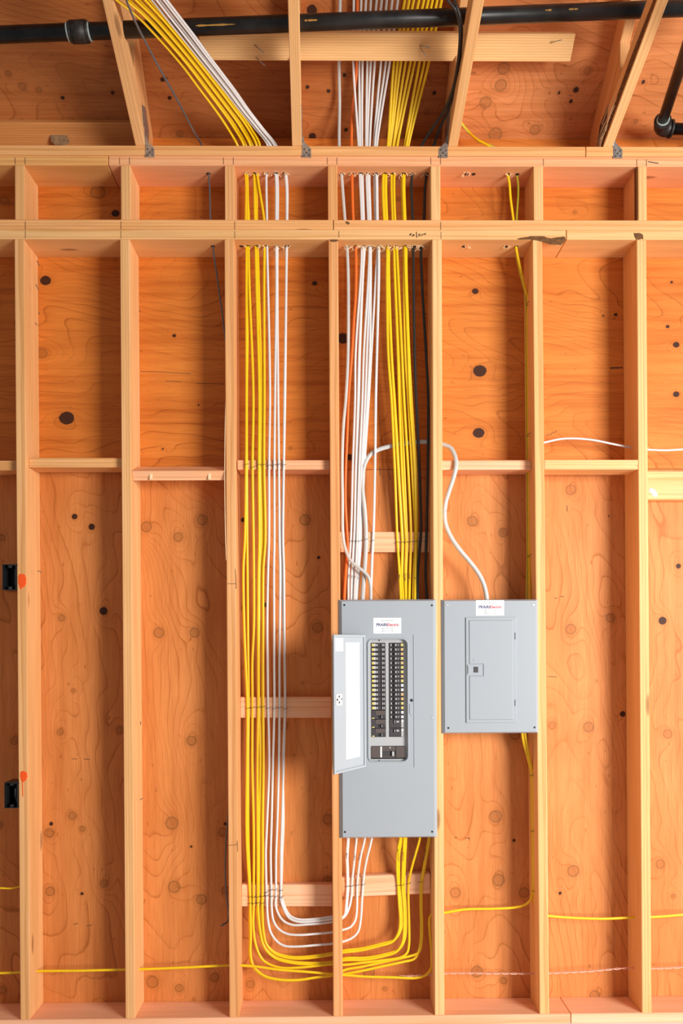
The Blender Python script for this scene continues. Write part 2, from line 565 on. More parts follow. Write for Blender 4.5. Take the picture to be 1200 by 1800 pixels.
def sheet(name, origin, eu, ev, w, h, nrm, thick, mat, parent, knots, along_v, res=0.007, freq=20.0, seed=0, tint=(1, 1, 1), amp=1.0):
    """plywood panel: fine front face carrying the veneer's grain and knot fields, plain edges and back"""
    rg = np.random.default_rng(seed)
    nu, nv = max(2, int(w / res)), max(2, int(h / res))
    u = np.linspace(0, w, nu + 1)
    v = np.linspace(0, h, nv + 1)
    U, V = np.meshgrid(u, v)
    cr, al = (U, V) if along_v else (V, U)
    F = freq * cr
    for _ in range(9):
        lc, la = rg.uniform(0.10, 0.45), rg.uniform(0.9, 3.2)
        F = F + amp * rg.uniform(0.35, 1.0) * 1.5 * (lc / 0.3) * np.sin(2 * np.pi * (cr / lc * .45 + al / la) + rg.uniform(0, 6.3))
    for _ in range(4):
        F = F + rg.uniform(0.03, 0.12) * np.sin(2 * np.pi * (cr / rg.uniform(.05, .12) * .5 + al / rg.uniform(.12, .3)) + rg.uniform(0, 6.3))
    K = np.full(U.shape, 4.0)
    KD = np.zeros(U.shape)
    for (ku, kv, r, dk) in knots:
        dc = (U - ku) if along_v else (V - kv)
        da = (V - kv) if along_v else (U - ku)
        rr = np.sqrt(dc ** 2 + da ** 2 * (1.0 if along_v else .72)) / r
        F = F + 2.4 * np.exp(-((dc / (2.0 * r)) ** 2 + (da / (3.4 * r)) ** 2)) * np.sign(.5 - rg.random())
        F = F + 1.2 * np.exp(-((dc / (3.5 * r)) ** 2 + ((da - 3 * r) / (6 * r)) ** 2))
        near = rr < K
        K = np.where(near, rr, K)
        KD = np.where(near & (rr < 1.6), float(dk), KD)
    o0, eu, ev, nn = Vector(origin), Vector(eu), Vector(ev), Vector(nrm)
    pts = np.array(eu)[None, None] * U[..., None] + np.array(ev)[None, None] * V[..., None]
    nvx = nu + 1
    verts = pts.reshape(-1, 3)
    back = [eu * a + ev * b_ - nn * thick for a, b_ in ((0, 0), (w, 0), (w, h), (0, h))]
    nfr = len(verts)
    verts = np.vstack([verts, np.array([tuple(q) for q in back])])
    ii, jj = np.meshgrid(np.arange(nu), np.arange(nv))
    a = (jj * nvx + ii).ravel()
    quads = np.stack([a, a + 1, a + 1 + nvx, a + nvx], 1)
    faces = quads.tolist()
    flip = eu.cross(ev).dot(nn) < 0
    bot = list(range(0, nu + 1))
    top = [nv * nvx + i for i in range(nu + 1)]
    lef = [j * nvx for j in range(nv + 1)]
    rig = [j * nvx + nu for j in range(nv + 1)]
    faces += [bot[::-1] + [nfr, nfr + 1], top + [nfr + 2, nfr + 3], lef + [nfr + 3, nfr], rig[::-1] + [nfr + 1, nfr + 2],
              [nfr, nfr + 3, nfr + 2, nfr + 1]]
    if flip:
        faces = [f[::-1] for f in faces]
    me = bpy.data.meshes.new(name)
    me.from_pydata(verts.tolist(), [], faces)
    for an, arr in (('grain', F), ('knot', K), ('knotdark', KD)):
        at = me.attributes.new(an, 'FLOAT', 'POINT')
        at.data.foreach_set('value', np.concatenate([arr.ravel(), np.full(4, 4.0 if an == 'knot' else 0.0)]).astype(np.float32))
    me.update()
    o = link(name, me, mat, parent, Matrix.Translation(o0))
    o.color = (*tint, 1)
    return o


# ------------------------------------------------------------------ setting: floor, wall framing
fl = box('floor', (-5, -8, -0.12), (7, 0.7, 0.0), M_CONC)
tag(fl, 'grey concrete slab floor under the framed wall', kind='structure')

wall = empty('wall_back', (0, 0, 0))
tag(wall, 'open stud wall of fir framing sheathed in orange plywood', kind='structure')

# stud centre lines read at two heights on the front plane
STUD_PX = {1: ((35.1, 600), (42.0, 1500)), 2: (
    (220.6, 600), (227.0, 1500)), 3: ((403.9, 620), (409.6, 1500)), 4: ((586.0, 500), (592.7, 1580)),
    5: ((768.2, 600), (771.6, 1550)), 6: ((945.8, 600), (954.0, 1500)), 7: ((1128.6, 640), (1134.0, 1400))}
STUD_TINT = {0: (.95, .9, .85), 1: (.98, .93, .88), 2: (1.04, 1.04, 1.04), 3: (.98, .88, .84), 4: (.96, .80, .72),
             5: (1.06, 1.12, 1.15), 6: (1.06, 1.08, 1.05), 7: (1.05, 1.05, 1.0), 8: (1, 1, 1)}
STUDS = {}
stud_line = {}
for i, (a, b_) in STUD_PX.items():
    pa, pb = P(*a), P(*b_)
    dxdz = (pa.x - pb.x) / (pa.z - pb.z)
    stud_line[i] = (pa.x, pa.z, dxdz)
x1, x7 = stud_line[1], stud_line[7]
stud_line[0] = (x1[0] - .4064, x1[1], x1[2])
stud_line[8] = (x7[0] + .4064, x7[1], x7[2])


def stud_x(i, z):
    x, z0, k = stud_line[i]
    return x + (z - z0) * k


for i in range(9):
    s = board('stud', (stud_x(i, Z_SOLE), 0, Z_SOLE), (stud_x(i, Z_L), 0, Z_L), (0, 1, 0), D_W, T,
              M_STUD, wall, 0.003, STUD_TINT[i], yoff=0.0)
    STUDS[i] = s
CR_PX = {1: 34.5, 2: 220.8, 3: 403.5, 4: 584.5, 5: 765.3, 6: 946, 7: 1128}
CRIP = {}
for i in range(9):
    if i in CR_PX:
        x = P(CR_PX[i], 340).x
    else:
        x = P(CR_PX[1], 340).x - .4064 if i == 0 else P(CR_PX[7], 340).x + .4064
    CRIP[i] = board('cripple_stud', (x, 0, Z_LT), (x, 0, Z_U), (0, 1, 0), D_W, T, M_STUD if i != 4 else M_PINE, wall, 0.003,
                    STUD_TINT[i], yoff=0.0)
CRIP_X = {i: CRIP[i].location.x for i in CRIP}

XL, XR = -1.75, 1.85


def plate(name, z0, joints, mats, tints, y0=0.0):
    xs = [XL] + joints + [XR]
    out = []
    for k in range(len(xs) - 1):
        g = 0.0012
        o = board(name, (xs[k] + (g if k else 0), y0, z0), (xs[k + 1] - (g if k < len(xs) - 2 else 0), y0, z0), (0, 1, 0), D_W, T,
                  mats[k % len(mats)], wall, 0.0028, tints[k % len(tints)], yoff=0.0, zoff=0.0)
        out.append(o)
    return out


pl_sole = plate('sole_plate', 0.0, [P(1003, 1790).x], [M_PINK], [(1.03, 1.06, 1.12), (1.04, 1.08, 1.15)])
pl_l1 = plate('top_plate', Z_L, [P(995, 412).x], [M_PINE], [(.98, .93, .86), (1.0, .97, .92)])
pl_l2 = plate('top_plate', Z_L + T, [P(585.5, 397).x], [M_PLATE], [(1.02, 1.0, .95), (1.04, 1.02, 1.0)], -0.001)
pl_u1 = plate('top_plate', Z_U, [P(190, 283).x], [M_PLATE, M_PINK], [(1.0, 1.0, .85), (1.02, .93, .80)], 0.001)
pl_u2 = plate('top_plate', Z_U + T, [P(1029, 268).x], [M_PLATE], [(1.04, 1.04, 1.0), (1.06, 1.05, 1.0)], -0.002)

# ------------------------------------------------------------------ sheathing
Y_SH = D_W
KN_LOW = [(3, 945, 6, 0), (26, 1302, 7, 0), (-2, 1450, 7, 0), (131, 908, 5, 1), (161, 926, 5.5, 1), (182, 1074, 7, 1), (108, 1086, 6, 0),
          (106, 1287, 6, 0), (129, 1214, 4, 0), (211, 1283, 7, 0), (127, 1434, 7, 0), (145, 1457, 5, 0), (90, 1448, 3.5, 1), (86, 1464, 8, 0),
          (88, 1567, 8, 0), (183, 1553, 7, 0), (144, 1571, 3, 1), (5, 1740, 7, 0), (257, 926, 9, 0), (313, 944, 8, 0), (355, 914, 9, 0),
          (279, 1112, 9, 0), (342, 1112, 8.5, 0), (336, 1302, 8.5, 0), (302, 1447, 11, 0), (391, 1463, 8, 0), (306, 1559, 10.5, 0),
          (354, 1581, 9, 0), (396, 1565, 7, 0), (268, 1726, 10.5, 0), (315, 1737, 7, 0), (377, 1718, 8, 0), (396, 1448, 3, 1),
          (336, 1488, 2.5, 1), (536, 914, 9.5, 0), (427, 914, 4, 1), (576, 1440, 9, 0), (576, 1548, 9, 0), (465, 1063, 4, 1),
          (558, 1103, 9, 0), (498, 1275, 8, 0), (440, 1730, 7, 0), (648, 1709, 10, 0), (676, 1738, 4, 0), (560, 980, 3, 1),
          (830, 916, 9, 0), (884, 936, 8, 0), (871, 1435, 10.5, 0), (876, 1547, 10.5, 0), (800, 1569, 9, 0), (921, 1569, 9, 0),
          (838, 1708, 10, 0), (885, 1724, 6, 0), (903, 1477, 3, 1), (905, 1291, 9, 0), (1003, 861, 9, 0), (1073, 1086, 8, 0),
          (1003, 1106, 9, 0), (970, 1275, 7, 0), (1034, 1278, 9, 0), (1007, 1531, 10, 0), (984, 1570, 3, 1), (1094, 1255, 5, 1),
          (1045, 1750, 9, 0), (1192, 995, 4.5, 1), (1164, 1091, 7, 1), (1173, 1290, 8, 0), (1160, 1519, 8, 0), (1070, 907, 2, 1),
          (1183, 1575, 4, 0)]
KN_UP = [(80, 493, 8, 1), (73, 621, 8.5, 0), (117, 735, 11, 1), (306, 590, 3, 1), (603, 595, 9, 1), (835, 512, 5, 1), (843, 652, 10, 1),
         (841, 761, 8.5, 1), (1188, 606, 5, 1), (1188, 693, 5, 1), (1180, 496, 2.5, 1), (1173, 574, 3, 1), (172, 338, 11, 0), (203, 375, 6, 1),
         (8, 352, 7, 0), (1010, 373, 3, 0), (452, 492, 4, 1), (553, 498, 4, 1), (510, 788, 3, 0), (1082, 553, 3, 1), (1060, 555, 2, 1),
         (286, 789, 2, 1), (349, 712, 2, 1), (700, 350, 4, 0)]
Z_SEAM = P(330, 826, Y_SH).z
Z_SHTOP = Z_T + 0.125


SHEETS = []


def wall_sheet(xa, xb, z0, z1, kn, mat, along_v, seed, tint, freq):
    loc = []
    for px, py, r, dk in kn:
        q = P(px, py, Y_SH)
        if xa - .05 < q.x < xb + .05 and z0 < q.z < z1:
            loc.append((q.x - xa, q.z - z0, r / FPX * (CAM_D + Y_SH), dk))
    SHEETS.append(sheet('plywood_panel', (xa, Y_SH, z0), (1, 0, 0), (0, 0, 1), xb - xa - .002, z1 - z0, (0, -1, 0), 0.012, mat, wall, loc, along_v,
                 0.007, freq, seed, tint, 1.0 if along_v else .8))


xj2, xj5 = stud_x(2, .8), stud_x(5, .8)
wall_sheet(XL, xj2, 0.0, Z_SEAM - .002, KN_LOW, M_PLY_V, True, 3, (.94, .90, .85), 15)
wall_sheet(xj2, xj5, 0.0, Z_SEAM - .002, KN_LOW, M_PLY_V, True, 14, (1.0, .97, .92), 15)
wall_sheet(xj5, XR, 0.0, Z_SEAM - .002, KN_LOW, M_PLY_V, True, 25, (1.03, 1.04, 1.08), 14)
xu = stud_x(5, 2.6)
wall_sheet(XL, xu, Z_SEAM, Z_SHTOP, KN_UP, M_PLY_H, False, 31, (.97, .93, .86), 22)
wall_sheet(xu, XR, Z_SEAM, Z_SHTOP, KN_UP, M_PLY_H, False, 42, (1.04, 1.06, 1.12), 22)


# ------------------------------------------------------------------ blocking
def block(bay, pyl, pyr, yf, tall, deep, mat, tint=(1, 1, 1), tilt=0.0, gapl=0.0, gapr=0.0, bev=0.003):
    """a length of lumber between studs bay and bay+1; pyl/pyr: picture heights of its front face's middle at both ends"""
    zl, zr = P(300, pyl, yf).z, P(300, pyr, yf).z
    xm = 0
    xa = stud_x(bay, zl) + T / 2 + gapl
    xb = stud_x(bay + 1, zr) - T / 2 - gapr
    # convert heights at their true pixel column
    def zat(x, py):
        px = PX0 + FPX * (x / (CAM_D + yf))
        return P(px, py, yf).z
    p0 = Vector((xa, yf, zat(xa, pyl)))
    p1 = Vector((xb, yf, zat(xb, pyr)))
    yd = (0, math.cos(tilt), math.sin(tilt))
    return board('blocking', p0, p1, yd, deep, tall, mat, wall, bev, tint, yoff=0.0)


BL = {}
BL['0'] = block(0, 818, 818, .03, T, .089, M_STUD, (.95, .88, .8))
BL['1'] = block(1, 813, 813, .028, T, .089, M_STUD, (1.0, .93, .85))
BL['2'] = block(2, 836.5, 836, .010, T, .089, M_PINK, (1.0, .95, .88), tilt=math.radians(24), gapr=.004)
BL['3'] = block(3, 817, 817, .032, T, .089, M_PINK, (.98, .88, .8), gapl=.003)
BL['5'] = block(5, 817.5, 817, .046, T, .089, M_PINK, (1.05, 1.05, 1.05))
BL['6'] = block(6, 816.5, 816.5, .0, T, .098, M_PINE, (1.06, 1.06, 1.06))
BL['7'] = block(7, 853, 853, .10, .118, .038, M_PINE, (1.04, 1.02, 1.0), bev=.006)
BL['3b'] = block(3, 1243.5, 1243.5, .102, .085, .038, M_PINK, (1.02, 1.0, .98))
BL['3c'] = block(3, 1574, 1574, .102, .090, .038, M_PINK, (1.06, 1.05, 1.05))
BL['4'] = block(4, 952.5, 952.5, .102, .083, .038, M_PINK, (1.04, 1.02, 1.0))
BL['4b'] = block(4, 1559.5, 1553, .102, .086, .038, M_PINK, (1.06, 1.08, 1.12), bev=.007)
# saw kerfs torn out of the tilted block
for px in (262, 365):
    o = box('saw_kerf', (P(px, 836, .004).x, .006, P(px, 843, .004).z), (P(px + 5, 836, .004).x, .011, P(px, 829, .004).z), M_SPLINT, BL['2'], .0015)


# small surface marks on lumber, as shallow strips standing .4 mm proud
def strip_mesh(pts2, wid, y):
    """pts2: list of polylines in world (x,z) -> one flat ribbon mesh facing -Y"""
    verts, faces = [], []
    for pl in pts2:
        pl = [Vector((p[0], 0, p[1])) for p in pl]
        b0 = len(verts)
        for i, p in enumerate(pl):
            tg = pl[min(i + 1, len(pl) - 1)] - pl[max(i - 1, 0)]
            tg.normalize()
            sd = Vector((-tg.z, 0, tg.x)) * wid / 2
            for dy in (0, .0004):
                verts.append(p + sd + Vector((0, y + dy, 0)))
                verts.append(p - sd + Vector((0, y + dy, 0)))
        for i in range(len(pl) - 1):
            a = b0 + 4 * i
            c = a + 4
            faces += [(a, a + 1, c + 1, c), (a + 2, c + 2, c + 3, a + 3), (a, c, c + 2, a + 2), (a + 1, a + 3, c + 3, c + 1)]
    return verts, faces


def marks(name, polys_px, wid_px, y, mat, parent):
    pls = [[(P(px, py, y).x, P(px, py, y).z) for px, py in pl] for pl in polys_px]
    v, f = strip_mesh(pls, wid_px / FPX * CAM_D, y)
    c = sum(v, Vector()) / len(v)
    return link(name, mesh_from([q - c for q in v], f), mat, parent, Matrix.Translation(c))


# handwriting on the lower plate
marks('handwriting', [[(719.5, 413.5), (721.5, 411), (723.5, 409.5), (722, 412), (720.5, 413.2)], [(723, 415), (725.5, 413.5), (727, 411.8), (728.5, 413.8)],
                      [(726, 414.5), (727.5, 413.2)], [(731.7, 407.5), (732.2, 412), (732.4, 418)],
                      [(736.5, 415.5), (736.3, 411.8), (738.5, 411), (737.5, 413)], [(739.5, 414.8), (741, 413)], [(741.5, 413), (743.5, 411.2), (744, 412.2)],
                      [(745, 412.4), (746, 411)], [(746.3, 412.6), (748, 409.5), (747.6, 412)]], 1.0, -.0016, M_INK, pl_l1[0])
# layout lines drawn across the plates beside the studs
lay = []
for x in (26.5, 44, 210, 227.5, 392.5, 410, 575, 592, 757, 774):
    lay.append([(x, 277), (x + .3, 289)])
marks('layout_line', lay[:3], 0.7, -.0002, M_PENCIL, pl_u1[0])
marks('layout_line', lay[3:] + [[(955, 279), (955, 291)], [(1119, 280), (1119, 292)], [(1136, 280), (1136, 292)]], 0.7, -.0002, M_PENCIL, pl_u1[1])
marks('layout_line', [[(44.5, 389), (44.5, 403)], [(212.5, 389), (212.5, 403)], [(412.5, 389), (412.5, 403)]], 0.7, -.0022, M_PENCIL, pl_l2[0])
marks('layout_line', [[(774.5, 390), (774.5, 404)]], 0.7, -.0022, M_PENCIL, pl_l2[1])
marks('layout_line', [[(44.5, 406), (44.5, 419)], [(212.5, 406), (212.5, 419)], [(412.5, 406), (412.5, 419)], [(595.5, 406), (595.5, 418)],
                      [(775, 407), (775, 420)]], 0.7, -.0008, M_PENCIL, pl_l1[0])
marks('bent_nail', [[(1139, 284), (1147, 285.5), (1157, 287)]], 1.4, -.0004, M_NAIL, pl_u1[1])


def blob(name, outline_px, y, mat, parent, proud=.0012, seed=0, bumpy=.0012):
    """irregular flake with a ragged outline, a few millimetres of relief"""
    rg = random.Random(seed)
    o = [P(px, py, y) for px, py in outline_px]
    c = sum(o, Vector()) / len(o)
    ring = []
    n = len(o)
    for i in range(n):
        for t in (0, .5):
            q = o[i].lerp(o[(i + 1) % n], t) + Vector((rg.uniform(-1, 1), 0, rg.uniform(-1, 1))) * bumpy
            ring.append(q - c)
    verts = [q + Vector((0, .0006, 0)) for q in ring] + [q * .86 + Vector((0, -proud * rg.uniform(.5, 1), 0)) for q in ring]
    verts += [q * .45 + Vector((0, -proud * rg.uniform(.4, 1.4), 0)) for q in ring] + [Vector((0, -proud, 0))]
    m = len(ring)
    f = []
    for k in range(m):
        k2 = (k + 1) % m
        for b_ in (0, m):
            f.append((b_ + k, b_ + k2, b_ + m + k2, b_ + m + k))
        f.append((2 * m + k, 2 * m + k2, 3 * m))
    bm = bmesh.new()
    vs = [bm.verts.new(v) for v in verts]
    for q in f:
        bm.faces.new([vs[i] for i in q])
    return link(name, bm_done(bm), mat, parent, Matrix.Translation(c))


blob('bark_patch', [(907, 419.5), (925, 416), (940, 414.5), (956, 415), (962, 418), (974, 420), (993, 415), (994, 423), (986, 431), (972, 430), (958, 427),
                    (945, 423), (930, 421), (915, 421.5)], -.0004, M_BARK, pl_l1[0], .001, 3)
blob('bark_patch', [(1113, 409), (1124, 409), (1130, 413), (1131, 420), (1124, 421), (1117, 421), (1114, 416)], -.0004, M_BARK, pl_l1[1], .001, 4)
blob('knot_hole', [(607, 389), (613, 390), (615, 393), (611, 395), (607, 392)], -.0014, M_BARK, pl_l2[1], .0006, 5, .0004)
# waney left corner of the last cripple stud
cz0, cz1 = Z_LT + .002, Z_U - .002
xw = CRIP_X[7] - T / 2
prism('bark_edge', [(xw - .0015, .024, cz0), (xw + .0005, -.0012, cz0), (xw + .004, -.0014, cz0), (xw + .004, .02, cz0)],
      (0, 0, cz1 - cz0), M_BARK, CRIP[7])
blob('end_stamp', [(579, 421), (594, 421), (594, 424), (586, 425.5), (580, 424)], -.0006, M_BARK, STUDS[4], .0006, 9, .0004)
# orange spray marks on the first stud
blob('spray_paint', [(31.5, 1013), (34, 1009), (39, 1008.5), (44, 1010), (46, 1015), (46, 1025), (44, 1031), (40, 1033), (36, 1037), (34, 1032), (31.8, 1025)],
     -.0005, M_OPAINT, STUDS[1], .0006, 6, .0005)
blob('spray_paint', [(35.5, 1357), (39, 1355), (44, 1355.5), (47.5, 1358), (48.5, 1365), (46, 1371), (42, 1374), (40, 1377), (37, 1372), (35, 1365)],
     -.0005, M_OPAINT, STUDS[1], .0006, 7, .0005)
marks('paint_drip', [[(39.3, 1375), (39.7, 1388), (40.2, 1400)]], 1.4, -.0008, M_OPAINT, STUDS[1])
marks('saw_mark', [[(400, 1026), (415, 1026)], [(413, 1000), (414.5, 1015), (415, 1035)]], .9, -.0006, M_PENCIL, STUDS[3])
marks('saw_mark', [[(402, 1486), (412, 1485.5), (417, 1483.5)], [(417, 1478), (417.3, 1497)]], .9, -.0006, M_PENCIL, STUDS[3])
blob('bark_patch', [(1139.5, 857), (1150, 857.5), (1153, 863), (1157, 868), (1154, 875), (1146, 873), (1143, 867), (1140, 866)], .0998, M_PNK, BL['7'], .0006, 8, .0006)


# ------------------------------------------------------------------ dark hole discs and shavings under the plates
def hole_shade_disc(px, py_front_y, z_under, parent, r=.0095, y=.052):  # flat dark disc painting the shade inside a hole; nothing is cut
    x = P(px, py_front_y, y).x
    bm = bmesh.new()
    n = 14
    ring = [bm.verts.new((math.cos(2 * math.pi * k / n) * r * 1.05, math.sin(2 * math.pi * k / n) * r, 0)) for k in range(n)]
    top = [bm.verts.new((v.co.x * .9, v.co.y * .9, .0012)) for v in ring]
    bm.faces.new(ring[::-1])
    for k in range(n):
        bm.faces.new((ring[k], ring[(k + 1) % n], top[(k + 1) % n], top[k]))
    return link('hole_shade_disc', bm_done(bm), M_HOLE_SHADE, parent, Matrix.Translation((x, y, z_under - .0006)))


def shavings(pxs, py, z_under, parent, seed, y=.052, n=7, fall=.018):
    rg = random.Random(seed)
    v, f = [], []
    for px in pxs:
        x = P(px, py, y).x
        for _ in range(n):
            a = rg.uniform(0, 6.28)
            p = Vector((x + math.cos(a) * rg.uniform(.008, .017), y + math.sin(a) * .010, z_under - .001))
            d = Vector((rg.uniform(-1, 1), rg.uniform(-.6, .3), rg.uniform(-1.0, -.1))).normalized()
            ln = rg.uniform(.006, fall)
            c = Vector((rg.uniform(-.005, .005), 0, rg.uniform(-.002, .004)))
            sweep_data([p, p + d * ln * .5 + c, p + d * ln], .0032, .0010, 4, (0, -1, 0), v, f)
    c = sum(v, Vector()) / len(v)
    o = link('wood_shavings', mesh_from([q - c for q in v], f), M_SPLINT, parent, Matrix.Translation(c))
    o['kind'] = 'stuff'
    return o


HU = [432.5, 448.5, 467, 484.5, 500.5]
HL = [435, 450.5, 467.5, 486, 503.5]
RU = [600.5, 618.5, 634, 646, 660, 676.5, 690.5, 708.5, 723, 748]
RL = [609, 625, 638, 650, 664.5, 681, 694.5, 711.5, 726, 740]
UPL = lambda px: pl_u1[1]
for px in HU + RU:
    hole_shade_disc(px, 310, Z_U, pl_u1[1])
for px in HL + RL:
    hole_shade_disc(px + 1, 436, Z_L, pl_l1[0])
for px in (366, 820, 832, 893, 909):
    hole_shade_disc(px, 312, Z_U, pl_u1[1], .008)
for px in (374, 424, 907, 889, 815):
    hole_shade_disc(px, 436, Z_L, pl_l1[0], .008)
shavings(HU, 310, Z_U, pl_u1[1], 1)
shavings(RU, 310, Z_U, pl_u1[1], 2)
shavings(HL, 436, Z_L, pl_l1[0], 3)
shavings(RL, 436, Z_L, pl_l1[0], 4, n=11, fall=.024)
shavings([893, 820], 312, Z_U, pl_u1[1], 5)
shavings([820, 890], 436, Z_L, pl_l1[0], 6, fall=.01)

# ------------------------------------------------------------------ ceiling: roof sheathing
ceil = empty('ceiling', (0, 0, Z_T))
tag(ceil, 'sloping underside of the plywood roof above the wall', kind='structure')
eu = Vector((1, 0, 0))
ev = Vector((0, -1, R_TOP)).normalized()
KN_R = [(885, 120, 8, 0), (880, 150, 8, 0), (853, 180, 8, 0), (870, 236, 9, 0), (940, 228, 7, 0), (1012, 158, 4, 1), (1032, 124, 5, 0), (1003, 178, 3, 1),
        (965, 163, 2, 1), (982, 163, 2.5, 1), (540, 153, 3, 1), (577, 160, 3, 1), (549, 240, 5, 1), (605, 132, 3, 1), (608, 228, 3, 1), (548, 18, 7, 1),
        (40, 152, 5, 0), (15, 130, 4, 0), (110, 172, 3, 1), (68, 158, 4, 0), (285, 140, 3, 1), (298, 172, 3, 1), (316, 236, 5, 0), (290, 138, 3, 1),
        (750, 197, 4, 0), (763, 163, 3, 1), (1130, 144, 3, 1), (1117, 213, 3, 0), (385, 252, 3, 1), (198, 163, 3, 1)]


def roof_sheet(xa, xb, y0, s0, s1, seed, tint):
    """s: distance up the slope from the line above the wall's front plane"""
    o = Vector((xa, 0, Z_T + HEEL)) + ev * s0
    loc = []
    for px, py, r, dk in KN_R:
        q = PR(px, py)
        s = (q - Vector((0, 0, Z_T + HEEL))).dot(ev)
        if xa - .03 < q.x < xb + .03 and s0 < s < s1:
            loc.append((q.x - xa, s - s0, r / FPX * (q.y + CAM_D) * 1.1, dk))
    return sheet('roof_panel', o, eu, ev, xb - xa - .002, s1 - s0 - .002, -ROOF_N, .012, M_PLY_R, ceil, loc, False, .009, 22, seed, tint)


xr = P(797, 150, -.1).x
roof_sheet(-2.4, xr, 0, -.75, .62, 51, (.82, .76, .68))  # tint darkened to paint in the dimmer light on the roof's left
roof_sheet(xr, 2.6, 0, -.75, .62, 52, (1.18, 1.22, 1.35))  # tint raised to paint in the stronger light on the right
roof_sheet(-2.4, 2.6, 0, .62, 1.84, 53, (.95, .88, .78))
box_o = prism('roof_panel', [(-2.4, -1.405, Z_T + HEEL + 1.405 * R_TOP), (2.6, -1.405, Z_T + HEEL + 1.405 * R_TOP),
                             (2.6, -3.6, Z_T + HEEL + 3.6 * R_TOP), (-2.4, -3.6, Z_T + HEEL + 3.6 * R_TOP)], ROOF_N * .012, M_PLY_R, ceil)


# ------------------------------------------------------------------ roof trusses
def roof_truss(px, label, tint, tie_side, wane=False):
    """px: picture column of the middle of the bottom chord where it meets the plate's front edge"""
    x0 = P(px, 258, 0).x
    root = empty('roof_truss', (x0, 0, Z_T))
    tag(root, label, 'truss', 'scissor trusses bearing on the wall')
    cb, ct = .089 * math.hypot(1, R_BOT), .089 * math.hypot(1, R_TOP)

    def chord(name, prof, mat, tn, dx0=0.0, dx1=T):
        """prof: list of (y, z above plate)"""
        pts = [Vector((x0 - T / 2 + dx0 + TRUSS_SKEW * y, y, Z_T + z)) for y, z in prof]
        wdt = dx1 - dx0
        ax = Vector((TRUSS_SKEW, -0 - 1, R_BOT if name == 'bottom_chord' else R_TOP)).normalized() * 1.0
        ax = Vector((-TRUSS_SKEW, -1, R_BOT if name == 'bottom_chord' else R_TOP)).normalized()
        zc = ax.cross(Vector((1, 0, 0))).normalized()
        yc = zc.cross(ax).normalized()
        c = pts[0]
        mw = Matrix(((ax.x, yc.x, zc.x, c.x), (ax.y, yc.y, zc.y, c.y), (ax.z, yc.z, zc.z, c.z), (0, 0, 0, 1)))
        inv = mw.inverted()
        bm = bmesh.new()
        A = [bm.verts.new(inv @ p) for p in pts]
        B = [bm.verts.new(inv @ (p + Vector((wdt, 0, 0)))) for p in pts]
        n = len(pts)
        bm.faces.new(A)
        bm.faces.new(B[::-1])
        for k in range(n):
            bm.faces.new((A[k], B[k], B[(k + 1) % n], A[(k + 1) % n]))
        bmesh.ops.recalc_face_normals(bm, faces=bm.faces[:])
        bmesh.ops.bevel(bm, geom=bm.edges[:], offset=.002, segments=1, affect='EDGES')
        o = link(name, bm_done(bm), mat, root, mw)
        o.color = (*tn, 1)
        return o
    ye = 1.75
    yb = -.13
    bc = chord('bottom_chord', [(0.14, 0), (0, 0), (-ye, R_BOT * ye), (-ye, R_BOT * ye + cb), (0.14, cb - .14 * R_BOT)], M_PINE, tint)
    tcd = chord('top_chord', [(.45, HEEL - .45 * R_TOP - ct), (-ye, HEEL + R_TOP * ye - ct), (-ye, HEEL + R_TOP * ye - .001), (.45, HEEL - .45 * R_TOP - .001)],
                M_PLATE, tuple(t * .97 for t in tint))
    ygap = -.165
    chord('heel_wedge', [(.09, cb - .09 * R_BOT + .0005), (ygap, cb - ygap * R_BOT + .0005), (ygap, HEEL - ygap * R_TOP - ct - .0005), (.09, max(cb - .09 * R_BOT + .001, HEEL - .09 * R_TOP - ct - .0005))],
          M_PLATE, tuple(t * .95 for t in tint))
    if wane:
        chord('bark_edge', [(.02, -.0015), (-ye, R_BOT * ye - .0015), (-ye, R_BOT * ye + .03), (-1, R_BOT + .042), (-.5, .5 * R_BOT + .03), (-.25, .25 * R_BOT + .05), (.02, .035)],
              M_BARK, (1, 1, 1), -.0012, .0105)
        rg = random.Random(5)
        v, f = [], []
        for _ in range(16):
            y = rg.uniform(-.16, -.01)
            p = Vector((x0 - T / 2 - .004, y, Z_T - y * R_BOT + rg.uniform(.01, .06)))
            d = Vector((-.1, .8, -.35 + rg.uniform(-.2, .15))).normalized()
            sweep_data([p, p + d * .04 + Vector((-.004, 0, 0)), p + d * rg.uniform(.06, .11)], .0016, .0012, 4, (-1, 0, 0), v, f)
        c = sum(v, Vector()) / len(v)
        s = link('splinters', mesh_from([q - c for q in v], f), M_SPLINT, root, Matrix.Translation(c))
        s['kind'] = 'stuff'
    # pressed metal connector plate on the side that faces the room's middle
    sd = -1 if px > 590 else 1
    xs_ = x0 + sd * (T / 2)
    gp = [Vector((xs_ + TRUSS_SKEW * y, y, Z_T + z)) for y, z in ((.075, .02), (-.03, .06), (-.055, .125), (.03, .105))]
    prism('connector_plate', gp, (sd * .0012, 0, 0), M_NAIL, root)
    # hurricane tie: strap on the plate's face, twisted up onto the chord's side
    ts = tie_side
    xt = x0 + ts * (T / 2 + .001)
    tw = .036
    yf = -.0032
    xa, xb = (xt, xt + tw) if ts > 0 else (xt - tw, xt)
    zz = Z_T
    v = [(xa, yf, zz - .046), (xb, yf, zz - .046), (xb, yf, zz - .012), (xa, yf, zz + .006),
         (xt, yf, zz + .05), (xt + ts * .012, yf, zz + .012)]
    bm = bmesh.new()
    if ts > 0:
        front = [v[0], v[1], v[2], v[5], v[4], v[3]]
    else:
        front = [v[0], v[1], (xb, yf, zz + .006), (xt, yf, zz + .05), (xt - .012, yf, zz + .012), (xa, yf, zz - .012)]
    A = [bm.verts.new(p) for p in front]
    B = [bm.verts.new((p[0], p[1] + .0013, p[2])) for p in front]
